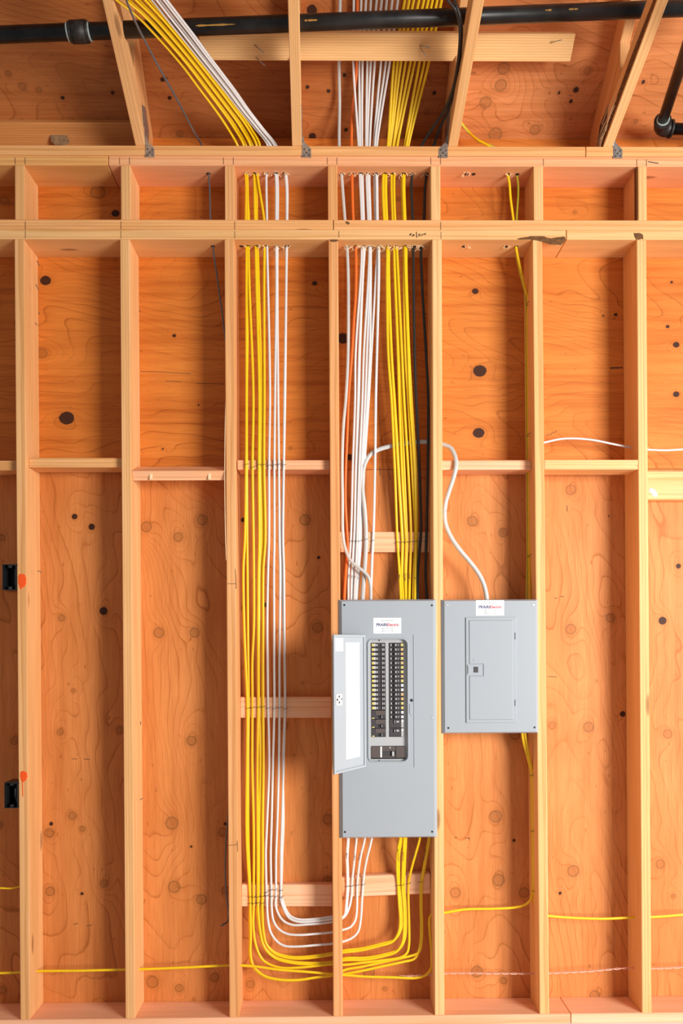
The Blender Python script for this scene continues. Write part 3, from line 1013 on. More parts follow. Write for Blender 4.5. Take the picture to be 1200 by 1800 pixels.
    bm.faces.new(A[::-1])
    bm.faces.new(B)
    for k in range(6):
        bm.faces.new((A[k], A[(k + 1) % 6], B[(k + 1) % 6], B[k]))
    # flange running back along the chord's side
    fl_ = [(-.0032, .002), (.05, .004), (.06, .10), (.0, .15), (-.045, .125)]
    A = [bm.verts.new((xt + TRUSS_SKEW * y, y, zz + z)) for y, z in fl_]
    B = [bm.verts.new((xt + ts * .0013 + TRUSS_SKEW * y, y, zz + z)) for y, z in fl_]
    bm.faces.new(A)
    bm.faces.new(B[::-1])
    for k in range(5):
        bm.faces.new((A[k], B[k], B[(k + 1) % 5], A[(k + 1) % 5]))
    tie = link('hurricane_tie', bm_done(bm), M_GALV, root)
    tie['label'] = 'galvanised steel strap'
    bm = bmesh.new()
    for dx, dz in ((.008, -.040), (.028, -.038), (.017, -.028), (.009, -.016), (.028, -.018)):
        cx = xa + dx
        cyl_bm(bm, (cx, yf - .0012, zz + dz), (cx, yf, zz + dz), .0034, n=8)
    link('nail_head', bm_done(bm), M_NAIL, tie)
    return root


roof_truss(246.5, 'leftmost roof truss, beside the yellow and white cable fan', (.98, .92, .86), 1)
roof_truss(521.5, 'roof truss seen straight from below, between the two cable bundles', (1.02, 1.0, .97), 1)
roof_truss(795.5, 'roof truss with two black cables hanging against its left side', (1.0, .97, .92), -1)
roof_truss(1068, 'rightmost roof truss with a dark barky edge and splinters at its foot', (1.04, 1.03, 1.0), 1, True)

# eave block and flat brace: boards lying against the roof framing
def roof_board(name, xa, xb, s_lo, wid, off, mat, tint, skew=0.0):
    """2x4 lying parallel to the roof, off metres below the sheathing"""
    base = Vector((0, 0, Z_T + HEEL)) - ROOF_N * off + ev * s_lo
    p0 = Vector((xa, base.y, base.z))
    p1 = Vector((xb, base.y, base.z)) + ev * skew
    return board(name, p0, p1, tuple(ev), wid, T, mat, None, .003, tint, yoff=0.0, zoff=0.5)


def slope_s(px, py, off):
    q = PR(px, py, off)
    return (q - (Vector((0, 0, Z_T + HEEL)) - ROOF_N * off)).dot(ev)


off_e = .0385
s_hi = slope_s(120, 215, off_e)
eb = roof_board('eave_block', P(-170, 240, .1).x, P(236, 240, .1).x, s_hi - .089, .089, off_e - T / 2, M_PLATE, (.86, .70, .52))
tag(eb, 'dark stained board lying on the plate left of the first truss', 'board')
blob('dirt_smudge', [(80, 219), (104, 218), (118, 230), (122, 248), (112, 256), (95, 255), (88, 240)], PR(100, 240, off_e).y - .004, M_SMUDGE, eb, .0003, 21, .004)
off_b = .0895 + T
s_b0 = slope_s(680, 107.5, off_b)
s_b1 = slope_s(680, 58, off_b)
q0, q1 = PR(352, 88, off_b), PR(1008, 78, off_b)
br = roof_board('brace_board', q0.x, q1.x, s_b0, s_b1 - s_b0, off_b - T / 2, M_PINE, (1.06, 1.04, .98))
br_s = slope_s(1005, 103, off_b) - slope_s(360, 112, off_b)
tag(br, 'pale flat brace board nailed across the trusses below the black pipe', 'board')
# nails driven through it and left sticking out
for k, (a, b_) in enumerate((((447, 79), (463, 92.5)), ((449.5, 101), (466, 116)), ((737, 80), (756, 84)), ((738, 84), (749, 99)), ((967, 75), (987, 70)))):
    pa = PR(*a, off_b + .002)
    pb = PR(*b_, off_b + .030)
    cyl('nail', pa, pb, .0016, M_GALV, br, 8)

# ------------------------------------------------------------------ pipes
Y_P = -.315
pr = .0255
pa, pb = P(-60, 63.5, Y_P), P(1270, 11.5, Y_P)
pipe = empty('iron_pipe', P(75, 61, Y_P))
tag(pipe, 'long black iron pipe crossing the whole ceiling through the trusses', 'pipe')
cyl('pipe_run', pa, pb, pr, M_IRON, pipe, 24)
dp = (pb - pa).normalized()
cc = P(139, 56, Y_P)
bm = bmesh.new()
for t0, t1, r0, r1 in ((-.034, -.026, .030, .034), (-.026, .026, .034, .034), (.026, .034, .034, .030)):
    cyl_bm(bm, dp * t0, dp * t1, r0, r1, 24)
me = bpy.data.meshes.new('coupling')
bm.to_mesh(me)
bm.free()
cp = link('pipe_coupling', me, M_CAST, pipe, Matrix.Translation(cc))
for t in (-.037, .037):
    cyl('sealant_ring', cc + dp * (t - .003), cc + dp * (t + .003), .0285, M_DOPE, cp, 20)


def band_patch(px0, px1, frac, mat, seed):
    """paint smear on the pipe's camera side: curved flake following the barrel"""
    rg = random.Random(seed)
    v, f = [], []
    n, m = 10, 3
    for i in range(n + 1):
        px = px0 + (px1 - px0) * i / n
        c = P(px, 61 - 48.5 * (px / 1200.0), Y_P)
        t = (c - pa).dot(dp)
        c = pa + dp * t
        h = (.10 + .16 * rg.random()) * (1 if 0 < i < n else .1)
        for j in range(m + 1):
            a = frac + (j / m - .5) * h
            v.append(c + (Vector((0, -math.cos(a), 0)) + Vector((0, 0, math.sin(a)))) * (pr + .0006))
    for i in range(n):
        for j in range(m):
            a = i * (m + 1) + j
            f.append((a, a + 1, a + m + 2, a + m + 1))
    c = sum(v, Vector()) / len(v)
    o = link('paint_mark', mesh_from([q - c for q in v], f, True), mat, pipe, Matrix.Translation(c))
    o['label'] = 'yellow paint mark'


band_patch(345, 415, -.55, M_CHALK, 1)
band_patch(535, 558, -.45, M_CHALK, 2)
band_patch(995, 1012, -.35, M_CHALK, 3)
band_patch(954, 966, -.35, M_CHALK, 4)

p2 = empty('iron_pipe', P(1158, 222, .03))
tag(p2, 'short black iron pipe turning at an elbow beside the rightmost truss', 'pipe')
e0 = P(1160, 226, .03)
up_dir = (P(1203, 94, -.33) - e0)
r2 = .0205
ud = up_dir.normalized()
hd = (P(1240, 227.5, .03) - e0).normalized()
cyl('pipe_riser', e0 + ud * .03, e0 + ud * .9, r2, M_IRON, p2, 20)
cyl('pipe_run', e0 + hd * .03, e0 + hd * .9, r2, M_IRON, p2, 20)
path = []
R_ = .034
for k in range(9):
    t = k / 8
    a = e0 + ud * R_ * 1.2
    b_ = e0 + hd * R_ * 1.2
    path.append(a * (1 - t) ** 2 + (e0 - (ud + hd) * .006) * 2 * t * (1 - t) + b_ * t ** 2)
v, f = sweep_data(path, .058, .058, 18, (.3, -1, .2))
c = sum(v, Vector()) / len(v)
elb = link('pipe_elbow', mesh_from([q - c for q in v], f, True), M_CAST, p2, Matrix.Translation(c))
for d_ in (ud, hd):
    cyl('elbow_rim', e0 + d_ * .036, e0 + d_ * .046, .0325, M_CAST, elb, 20)
cyl('sealant_ring', e0 + ud * .046, e0 + ud * .052, .0245, M_DOPE, elb, 20)

# ------------------------------------------------------------------ cables
R = 'R'     # depth marker: lying against the roof sheathing


def wp(e):
    px, py, Y = e
    if isinstance(Y, tuple):
        return PR(px, py, Y[1])
    return P(px, py, Y)


def cable(pts, mat, label, group, w=.0122, t=.0055, dy=0.0, dx=0.0, n=8, name='electrical_cable', cat='cable', raw_extra=None):
    q = []
    for (px, py, Y) in pts:
        q.append(wp((px + dx, py, Y if isinstance(Y, tuple) else Y + dy)))
    o = sweep(name, q, w, t, mat, None, n, .016)
    tag(o, label, cat, group)
    return o


H = .052   # depth of the bored holes
ROWY = [(305, H), (388, H), (433, H), (500, .046), (690, .032), (817, .0245), (950, .055), (1000, .066), (1100, .082), (1165, .090), (1240, .0965),
        (1340, .088), (1450, .090), (1500, .094), (1578, .0965)]


def column(xs, dy=0.0):
    return [(x, y, Y + dy) for x, (y, Y) in zip(xs, ROWY)]


def lerp_paths(a, b_, w):
    """blend two pixel polylines resampled to the same count"""
    def res(p, m=9):
        p = np.array(p, float)
        s = np.r_[0, np.cumsum(np.hypot(*np.diff(p, axis=0).T))]
        u = np.linspace(0, s[-1], m)
        return np.stack([np.interp(u, s, p[:, 0]), np.interp(u, s, p[:, 1])], 1)
    return res(a) * (1 - w) + res(b_) * w


def topfan(a, b_, w, lift=0.0):
    p = lerp_paths(a, b_, w)
    out = []
    for px, py in p:
        Y = .045 - (257 - py) / 257 * .50
        out.append((px, py, Y - lift))
    # carry on above the frame
    d = p[0] - p[1]
    out.insert(0, (p[0][0] + d[0] * 2.5, p[0][1] + d[1] * 2.5, out[0][2] - .14))
    return out


FY_A = [(207.5, 1.7), (225, 13), (250, 36.7), (283, 71.7), (316.7, 110), (350, 155), (390, 208), (406.7, 236.7), (418, 257.5)]
FY_B = [(263, 0), (291.7, 33), (316.7, 63), (340, 92), (373, 134), (406.7, 178), (440, 223), (456.7, 257.5)]
FW_A = [(267.7, 0), (300, 41.7), (340, 91), (390, 153), (423, 195), (448, 225), (471, 257.5)]
FW_B = [(293, 0), (325, 41.7), (340, 61), (373, 106.7), (406.7, 150), (440, 198), (486.7, 257.5)]

# loops under the block on the left, then through the middle stud, then up to the large panel
LOOP = {
    'o': [(440, 1605, .092), (440.5, 1650, .085), (440, 1676, .08), (445, 1698, .076), (463, 1714.5, .07), (490.6, 1721.8, .066), (523, 1722.6, .064), (555, 1718, .064), (585, 1714.5, .066)],
    'y2': [(445.5, 1597, .094), (445, 1627, .088), (450, 1663, .08), (463, 1688.5, .076), (490.6, 1700.6, .072), (523, 1701, .07), (555, 1698, .07), (585, 1695, .07)],
    'y3': [(453.5, 1597, .094), (456.7, 1635, .088), (465, 1666, .082), (482.5, 1683.6, .08), (506.7, 1691.5, .078), (539, 1695, .076), (585, 1693.3, .074)],
    'y4': [(461, 1597, .094), (463, 1638.5, .088), (468, 1659.5, .084), (482.5, 1675.6, .082), (506.7, 1683.6, .08), (531, 1685, .078), (585, 1678, .074)],
    'w1': [(469, 1590, .092), (471, 1619, .084), (476, 1640, .078), (487.4, 1655.5, .074), (500, 1662.6, .07), (523, 1663.8, .068), (555, 1661.3, .068), (585, 1658.6, .068)],
    'w2': [(477, 1590, .092), (480, 1617.5, .084), (489, 1632.5, .078), (503.5, 1641.2, .074), (523, 1643.5, .07), (555, 1641.5, .07), (585, 1638.5, .07)],
    'w3': [(484, 1588, .09), (487.4, 1603, .086), (497, 1618, .08), (513, 1625.6, .076), (539, 1625, .072), (585, 1620, .07)],
    'w4': [(493.6, 1582, .092), (498.7, 1598, .086), (508, 1613.5, .08), (523, 1620, .076), (555, 1619, .072), (585, 1615, .07)],
}
RISE = {
    'w1': [(604, 1611, .07), (608, 1590, .08), (610, 1560, .0965), (609.7, 1527, .085), (609, 1507, .07), (611, 1474, .055), (612, 1440, .05)],
    'w2': [(604, 1612.5, .07), (613, 1596.7, .08), (617.8, 1573, .092), (618.3, 1552, .0965), (621, 1527, .085), (624, 1497, .07), (626.3, 1474, .055), (627, 1440, .05)],
    'w3': [(604, 1634, .07), (615, 1630, .074), (624, 1618, .08), (627, 1597, .09), (627.5, 1556, .0965), (629.7, 1532, .085), (633.7, 1505, .07), (641, 1474, .055), (643, 1440, .05)],
    'w4': [(604, 1654.7, .07), (618, 1649, .074), (629, 1638, .078), (633.7, 1616.7, .086), (636, 1583, .094), (638, 1553, .0965), (640.5, 1530, .085), (645, 1507, .07), (653, 1474, .055), (656, 1440, .05)],
    'y1': [(604, 1674, .07), (631.7, 1671, .072), (665, 1663, .074), (690, 1655, .076), (700, 1640, .08), (703, 1620, .085), (701, 1587, .092), (699, 1553, .0965), (697.5, 1523, .085), (698.5, 1497, .07), (703, 1474, .055), (704, 1440, .05)],
    'y2': [(604, 1688, .07), (640, 1687, .072), (673, 1681, .074), (697, 1672.5, .076), (707, 1656.7, .08), (710, 1627, .086), (709.7, 1597, .092), (706.8, 1560, .0965), (707.5, 1527, .085), (708.7, 1500, .07), (710, 1474, .055), (710, 1440, .05)],
    'y3': [(604, 1696, .07), (640, 1692, .07), (673, 1688, .072), (705, 1682.5, .074), (715, 1675, .077), (718.5, 1660, .08), (718.7, 1627, .086), (717.5, 1577, .095), (718, 1550, .0965), (721.7, 1532, .085), (728, 1508, .07), (737.5, 1474, .055), (742, 1440, .05)],
    'y4': [(604, 1708, .07), (631.7, 1703, .07), (673, 1694, .072), (706.7, 1686.7, .074), (727, 1681, .076), (734, 1672, .078), (737.5, 1655, .08), (738.5, 1627, .086), (737.5, 1587, .094), (738.2, 1553, .0965), (742.5, 1527, .085), (746.7, 1503, .07), (751.7, 1474, .055), (755, 1440, .05)],
}
G1 = 'yellow cables in the bundle left of the open panel'
G2 = 'white cables in the bundle left of the open panel'
YC = [  # columns of the left bundle: x per ROWY row, fan weight, loop, riser, offset, label
    ([431, 432, 433, 433, 433, 432.5, 430.2, 427.6, 429, 431.5, 434.6, 434, 433, 434.5, 439.5], .0, 'o', 'y5', 0.0,
     'leftmost yellow cable of the left bundle, making the lowest and widest loop'),
    ([434, 435.5, 436.5, 438, 445, 443.8, 445.5, 446, 446, 443.3, 443.6, 443.3, 445.6, 446, 445.5], .28, 'y2', 'y3', 0.0,
     'yellow cable of the left bundle that drifts into the second gap from the left'),
    ([432.5, 437, 435, 436, 433.5, 433.5, 434.2, 434.7, 435.6, 436.2, 437, 436, 436, 437, 440], .40, 'o', 'y4', .0065,
     'yellow cable tucked behind the leftmost one, keeping beside it down to the lowest loop'),
    ([446, 448, 449, 450.5, 455.5, 454.8, 455.5, 454.2, 453.6, 453.6, 453.7, 452.3, 452.5, 452.8, 453], .58, 'y3', 'y2', 0.0,
     'yellow cable third from the left below the plate, looping second highest'),
    ([450.5, 451, 452.5, 454.5, 459, 457, 458, 456, 455, 454.5, 455, 457.3, 455, 454.5, 454.5], .70, 'y3', 'y2', .0065,
     'yellow cable half hidden behind the third one, sharing its loop'),
    ([452, 464, 464.5, 464, 464.5, 464, 466, 462.6, 462.4, 462.2, 462.3, 463, 461.5, 461.8, 461], .86, 'y4', 'y1', 0.0,
     'yellow cable next to the white ones in the left bundle, looping highest of the yellows'),
    ([448, 449, 450, 452.5, 461.5, 461.5, 462, 460.5, 461.5, 461, 460.5, 459.5, 459.5, 460.2, 460], 1.0, 'y4', 'y1', .0065,
     'yellow cable behind the one next to the white cables, sharing its loop'),
]
Y5 = [(604, 1714, .066), (640, 1716.7, .066), (690, 1718, .068), (731.7, 1719, .07), (748, 1714, .072), (757.5, 1702, .076), (759, 1690, .08), (757, 1660, .084),
      (754.3, 1630, .088), (754.2, 1617, .09), (757.5, 1608, .088), (768, 1604.5, .085), (780, 1604.5, .085), (800, 1601, .086), (820, 1598.3, .088), (870, 1597.3, .09),
      (908, 1594.5, .088), (925, 1589, .082), (933.5, 1579, .076), (936.3, 1562, .072), (936, 1500, .072), (935, 1420, .072), (934, 1363, .07), (928, 1335, .064), (920, 1305, .056), (917.5, 1289, .05), (917, 1262, .045)]
for k, (xs, wgt, lp, rs, off, lab) in enumerate(YC):
    top = topfan(FY_A, FY_B, wgt, lift=.004 * (k % 2))
    pts = top[:-1] + [(top[-1][0], 257.5, .047 + off)] + column(xs, off)
    lpp = [(x - (1.5 if off else 0), y - (2.6 if off and lp != 'o' else (-.6 if off else 0)), Y + off * .5) for x, y, Y in LOOP[lp]]
    if rs == 'y5':
        rsp = Y5
    else:
        rsp = [(x + (3.2 if off else 0), y - (3.6 if off and i < 5 else 0), Y + off * .6) for i, (x, y, Y) in enumerate(RISE[rs])]
    cable(pts + lpp + rsp, M_YEL, lab, G1, .0104)
WC = [
    ([468, 469, 469.3, 470.8, 474.3, 472.8, 472.6, 471, 469.6, 470.2, 471, 473, 469, 467, 468.5], .0, 'w1', 'w4', 0.0, 'leftmost white cable of the left bundle, making the lowest white loop'),
    ([484, 485, 485, 485.5, 483.2, 482, 482, 481.3, 481.6, 481.7, 482, 479.5, 477, 475.6, 477], .3, 'w2', 'w3', 0.0, 'white cable second from the left in the left bundle'),
    ([487, 488, 487.5, 487.3, 488.6, 490, 491, 492, 491.6, 491, 491, 490, 487, 485, 484.6], .55, 'w3', 'w2', .004, 'white cable third from the left in the left bundle'),
    ([500.5, 503.6, 503.2, 502.7, 500, 498.6, 497.3, 498.8, 499.6, 500.3, 501, 498.4, 495.3, 493.6, 493.6], .8, 'w4', 'w1', 0.0, 'rightmost white cable of the left bundle, making the highest loop'),
    ([502.5, 504.6, 504, 503, 501, 498.6, 494.5, 495.5, 498, 500, 500.5, 497, 498, 496, 494.5], 1.0, 'w4', 'w1', .0065, 'white cable running behind the rightmost one of the left bundle'),
]
for k, (xs, wgt, lp, rs, off, lab) in enumerate(WC):
    top = topfan(FW_A, FW_B, wgt, lift=.003 * (k % 2))
    pts = top[:-1] + [(top[-1][0], 257.5, .047 + off)] + column(xs, off)
    lpp = [(x + (1.5 if off > .005 else 0), y - (4 if off > .005 else 0), Y + off * .5) for x, y, Y in LOOP[lp]]
    rsp = [(x + (1.5 if off > .005 else 0), y, Y + off * .8) for x, y, Y in RISE[rs]]
    cable(pts + lpp + rsp, M_WHT, lab, G2, .0098)

# right bundle
ROWR = [(-70, (R, .030)), (0, (R, .024)), (58, (R, .022)), (108, (R, .026)), (258, .047), (310, H), (388, H), (436, H), (480, .055), (620, .06), (700, .07), (825, .08), (930, .0945), (952, .0965), (1010, .085), (1054, .06), (1085, .045)]


def rcol(xs, dy=0.0):
    x = list(xs)
    x = [x[0] + (x[0] - x[1]) * .7, x[0], x[0] + (x[1] - x[0]) * .54] + x[1:] + [x[-1]]
    out = []
    for a, (y, Y) in zip(x, ROWR):
        out.append((a, y, (R, Y[1] + dy) if isinstance(Y, tuple) else Y + dy))
    return out


G3 = 'white cables in the bundle above the open panel'
G4 = 'yellow cables in the bundle above the open panel'
WR = [
    ([621.6, 620.5, 630, 632, 635.2, 635.5, 634, 624.7, 623.7, 619.5, 617, 616, 612.5, 612], 0, 'leftmost white cable entering the top of the open panel'),
    ([634.5, 631.4, 632.5, 634.5, 637.3, 638.5, 637, 631, 629, 625, 622.6, 621.5, 618, 617], 0, 'second white cable from the left entering the open panel from above'),
    ([643, 637, 636, 637, 639.3, 640.5, 638, 632.5, 631.5, 627, 624.5, 623.5, 621, 620], .0065, 'white cable tucked behind the second one above the open panel'),
    ([651.6, 645.4, 643, 643.8, 646.8, 649, 647.5, 639, 636.5, 631, 628, 627.2, 624.5, 622.5], 0, 'white cable in the middle of the white bundle above the open panel'),
    ([661.8, 651.6, 645, 646.3, 649.3, 650.5, 650, 644.5, 641.5, 634.7, 631, 630.2, 628, 624.5], 0, 'white cable of the bundle passing just left of the thick grey cable'),
    ([670.8, 658.6, 649.3, 648.8, 651, 651.3, 651.5, 649.5, 645.5, 637.3, 633.8, 632.6, 629.5, 626], .0055, 'white cable crossing in front of where the thick grey cable bends'),
    ([679.6, 669.5, 656.8, 658, 659.8, 663, 660.5, 652.5, 648, 640, 635.5, 634, 631, 627], .0065, 'white cable joining the bundle from the third white hole'),
    ([689, 678, 658.5, 661, 662.3, 665, 665, 662, 660, 658.6, 656, 655, 652.3, 651.5], 0, 'single white cable hanging apart, right of the thick grey cable'),
    ([699, 685, 662, 662.6, 663.6, 665.6, 666, 662.4, 660.6, 659, 656.6, 655.6, 653, 652], .0065, 'white cable hidden behind the single white one that hangs apart'),
]
for xs, off, lab in WR:
    cable(rcol(xs, off), M_WHT, lab, G3, .0098)
YR = [
    ([711, 692.5, 681, 673.3, 675, 680, 679.8, 682, 687.5, 693.5, 697.2, 698.3, 702, 704], 0, 'leftmost yellow cable entering the top of the open panel'),
    ([719, 699, 684, 677.5, 678.5, 682, 682, 687.6, 692.3, 699.5, 705.5, 706.7, 705.8, 708], .001, 'second yellow cable from the left above the open panel'),
    ([727, 705, 686, 678.5, 680, 683, 683.2, 688, 693, 701, 707, 708, 707, 710], .0065, 'yellow cable behind the second one above the open panel'),
    ([736, 713, 691, 688, 690, 692.3, 693.5, 699, 701.3, 706, 712, 713.3, 712, 713], .002, 'third yellow cable from the left above the open panel'),
    ([744.7, 721.7, 693.5, 690.5, 692, 695, 696.5, 701.6, 705.5, 710.3, 714.5, 715.5, 713.5, 715], .0065, 'yellow cable behind the third one above the open panel'),
    ([752.5, 729, 697.5, 692.5, 694, 697, 699.3, 706, 709.7, 717, 722, 722, 720, 719], 0, 'fourth yellow cable from the left above the open panel'),
    ([760, 737.5, 711, 706.5, 708, 709.5, 709.8, 712, 717, 723.7, 729.6, 729.6, 727, 726], .004, 'fifth yellow cable from the left above the open panel'),
    ([768, 746, 713.6, 708.5, 710, 711.5, 712.2, 717, 720, 728.3, 731, 730.7, 729.5, 729], 0, 'yellow cable next to the black ones above the open panel'),
    ([776, 754, 717, 710.5, 712, 713.6, 714, 718.6, 723, 731, 732.6, 732, 731, 730], .0065, 'yellow cable behind the one next to the black cables'),
]
for xs, off, lab in YR:
    cable(rcol(xs, off), M_YEL, lab, G4, .0108)
# grey-white twisted looking cable at the left, orange one beside it
cable([(600, -70, (R, .03)), (597.5, 0, (R, .026)), (595.5, 108, (R, .026)), (596.5, 180, (R, .03)), (596, 258, .047), (600, 308, H), (606, 388, H), (609.5, 433, H), (611.5, 480, .05), (612, 560, .05), (611, 635, .05), (607.5, 700, .05),
       (603, 752, .052), (601, 820, .058), (601.7, 880, .066), (602, 932, .074), (605, 958, .076), (615.5, 985, .066), (635, 1001.5, .06), (646, 1012, .058), (650.7, 1027, .056), (651.5, 1054, .05), (651.5, 1080, .04)],
      M_GRY, 'grey-white cable at the left edge that crosses over the white bundle above the open panel', None, .0135, .0085)
cable([(631, -70, (R, .03)), (628.3, 0, (R, .028)), (626.8, 109, (R, .033)), (624.4, 155, (R, .04)), (619.8, 187, (R, .05)), (617.4, 258, .047), (618.5, 308.5, H), (620.8, 388, H), (625, 434, H), (625, 515, .055), (622, 560, .056),
       (618.5, 620, .058), (613, 690, .062), (609.5, 775, .07), (607, 835, .08), (607, 887, .088), (609.5, 932, .0965), (611, 962, .094), (608.7, 992, .085), (606.5, 1022, .07), (605, 1054, .055), (605, 1080, .045)],
      M_ORG, 'bright orange cable running down into the open panel', None, .0115, .0065)
# two black cables
cable([(786, -60, -.50), (787, 0, -.43), (797, 11, -.41), (804, 25, -.395), (808, 50, -.36), (808, 75, -.32), (803.5, 117, -.24), (795, 158, -.15), (781.7, 192, -.08), (760, 225, -.01), (740, 257.5, .042), (724, 309, H), (725, 388, H),
       (726, 436, H), (726.3, 480, .055), (728.5, 620, .06), (731, 700, .068), (737, 825, .08), (739.6, 930, .0945), (738.5, 952, .0965), (734, 1010, .085), (734, 1054, .06), (734, 1085, .045)],
      M_BLK, 'left one of the two black cables dropping into the open panel', 'black cables beside the yellow bundle', .0115, .0085)
cable([(797, -60, -.50), (798.5, 0, -.43), (803, 12, -.41), (808, 28, -.395), (811, 50, -.355), (810, 75, -.315), (805.5, 117, -.232), (799, 155, -.145), (787.7, 192, -.075), (773, 225, -.01), (761.5, 257.5, .042), (749, 309, H), (744.5, 388, H),
       (739.8, 436, H), (740.7, 480, .055), (748.5, 620, .06), (752.3, 700, .068), (751.7, 825, .08), (749.6, 930, .0945), (749, 952, .0965), (747.7, 1010, .085), (750, 1054, .06), (750, 1085, .045)],
      M_BLK, 'right one of the two black cables, close to the stud', 'black cables beside the yellow bundle', .0115, .0085)
# thick grey service cable that joins the two panels
thick = cable([(637, 1080, .045), (637, 1054, .055), (639.5, 1015, .075), (642.5, 970, .092), (643, 952, .0945), (642.5, 925, .092), (640.5, 895, .088), (637, 862, .086), (637, 838, .086), (640.5, 817, .086), (649, 801, .088), (665, 790.5, .09),
               (686, 784.5, .092), (701, 781, .092), (722, 778.3, .09), (743, 776.7, .088), (757, 777, .086), (768, 778.5, .08), (779, 781.7, .07), (790, 786, .06), (798, 798, .046), (801.5, 815, .036), (798, 835, .034), (790, 860, .036),
               (783.5, 881, .04), (781, 901, .042), (783, 922, .042), (793, 945, .044), (808, 966.7, .046), (825, 986.7, .05), (840, 1006.7, .052), (850, 1027, .052), (855.5, 1053, .05), (856, 1080, .045)],
              M_GRY, 'thick grey service cable looping through the stud from the open panel to the closed panel', None, .0185, .012)
sweep('cable_strap', [P(776, 897.5, .030), P(781, 897, .028), P(786, 897.5, .034)], .004, .0015, M_SCREWW, thick, 6)

# cables in the bays right of the panels
Ys6 = .088
cable([(790, 175, (R, .04)), (801, 198, (R, .04)), (810, 215, (R, .04)), (821.7, 230, (R, .05)), (838, 245, .06), (861, 258.5, .05), (880, 285, .052), (893, 312, H), (897, 350, H), (902, 388, H), (907, 437, H), (916.7, 482, .062), (924.4, 513, .075), (928, 528, .082), (927, 560, .085),
       (927.6, 640, .087), (929, 780, Ys6), (929.8, 900, Ys6), (930, 985, .08), (931, 1054, .055), (931, 1080, .045)],
      M_YEL, 'yellow cable slanting from the plate onto the stud left of the right-hand bays', None, .0105, .0055)
cable([(785, 175, (R, .05)), (801, 202, (R, .05)), (812, 219, (R, .05)), (824, 233.5, (R, .06)), (842, 249, .058), (868, 258.5, .05), (895, 285, .056), (909, 314, H + .01), (907.5, 388, H + .01), (906, 437, H + .008), (914, 482, .075), (922, 513, .085), (924, 540, .095), (924.3, 640, .10),
       (925.5, 780, .10), (926.5, 900, .098), (926.5, 985, .085), (925, 1054, .06), (925, 1080, .045)],
      M_YELG, 'greenish yellow cable running beside the slanting yellow cable', None, .008, .005)
stp = cable([(922, 1262, .045), (922.5, 1289, .05), (925, 1305, .054), (931, 1335, .062), (936, 1363, .068), (937.3, 1420, .068), (938.3, 1500, .068), (939.3, 1562, .068), (940.5, 1592, .066), (943.5, 1604, .064), (950, 1608, .064), (964, 1610, .066), (1000, 1613, .068), (1060, 1615, .068), (1105, 1613, .068), (1124, 1612, .068),
             (1144, 1612, .068), (1170, 1610.5, .068), (1200, 1608, .068), (1330, 1606, .068)],
            M_YEL, 'yellow cable leaving the closed panel, then crossing the two rightmost bays', None, .0105, .0055)
stp2 = cable([(920, 1262, .049), (920.5, 1289, .054), (922.5, 1305, .06), (929, 1335, .070), (934.5, 1366, .078), (936, 1420, .080), (937, 1500, .080), (938, 1562, .080), (939, 1590, .079), (942, 1602, .078), (950, 1604.5, .076)],
             M_YEL, 'short yellow cable between the closed panel and the hole in the stud below it', None, .0095, .005)
cable([(945, 780, .05), (958, 777.5, .05), (983, 772, .055), (1006.6, 770.7, .06), (1041.6, 773.5, .065), (1076.6, 780.5, .068), (1106, 786.3, .068), (1124, 789.5, .068), (1140, 790.5, .068), (1170, 791.5, .066), (1200, 790, .066), (1330, 786, .066)],
      M_WHT, 'thin white cable bowing through the two rightmost bays above the blocking', None, .0085, .0055)
cable([(-60, 1712, .07), (0, 1710.6, .07), (36, 1709, .07), (64, 1707.2, .07), (140, 1706.3, .07), (222, 1704.2, .07), (246, 1703.8, .07), (330, 1700.5, .07), (400, 1697, .068), (422, 1697, .066), (450, 1699, .064), (490.6, 1704.6, .06), (539, 1708.3, .058), (585, 1712, .062)]
      + [(x + 1.5, y + (4 if i < 5 else 0), Y + .004) for i, (x, y, Y) in enumerate(RISE['y4'])],
      M_YEL, 'yellow cable running level through all the left bays near the sole plate', None, .0105, .0055)
cable([(-60, 1561, .05), (0, 1561, .05), (20, 1561.5, .052), (34, 1558.5, .055), (42, 1555, .06)], M_YEL,
      'short piece of yellow cable in the leftmost bay', None, .0072, .0045)
cable([(206, -40, -.62), (222, 0, -.52), (233, 28, -.47), (268, 98, -.35), (310, 173, -.21), (341, 232, -.05), (355, 257.5, .045), (366, 304, H), (370, 388, H), (374, 434, H), (384, 505, .06), (396, 600, .075), (400, 700, .085), (403, 1000, .09), (404, 1300, .09), (402, 1400, .085), (400.5, 1440, .08), (397, 1480, .076), (396, 1530, .074),
       (397, 1565, .076), (400, 1590, .08), (401.5, 1612, .08), (399, 1621, .07), (394, 1624, .06), (388, 1628, .052)],
      M_ROD, 'thin shiny black cable slanting down behind the third stud with a bent end', None, .0072, .0072)


# twisted copper pair near the floor
def twisted(pts, label):
    root = empty('twisted_wire', P(pts[0][0], pts[0][1], pts[0][2]))
    tag(root, label, 'wire')
    path = catmull([P(*p) for p in pts], .006)
    for ph in (0, math.pi):
        q = []
        s = 0
        for i, p in enumerate(path):
            if i:
                s += (path[i] - path[i - 1]).length
            a = s * 2 * math.pi / .07 + ph
            q.append(p + Vector((0, math.cos(a), math.sin(a))) * .0026)
        sweep('wire_strand', q, .0034, .0034, M_PNK, root, 6, raw=True)
    return root


twisted([(700, 1716, .075), (745, 1714.5, .075), (772, 1712, .075), (800, 1710.5, .075), (860, 1711, .075), (935, 1711.5, .075), (965, 1710.5, .075), (1030, 1707.5, .075),
         (1108, 1701.5, .075), (1144, 1702.5, .075), (1200, 1700.5, .075), (1330, 1698, .075)], 'pale twisted copper wires running low through the right-hand bays')


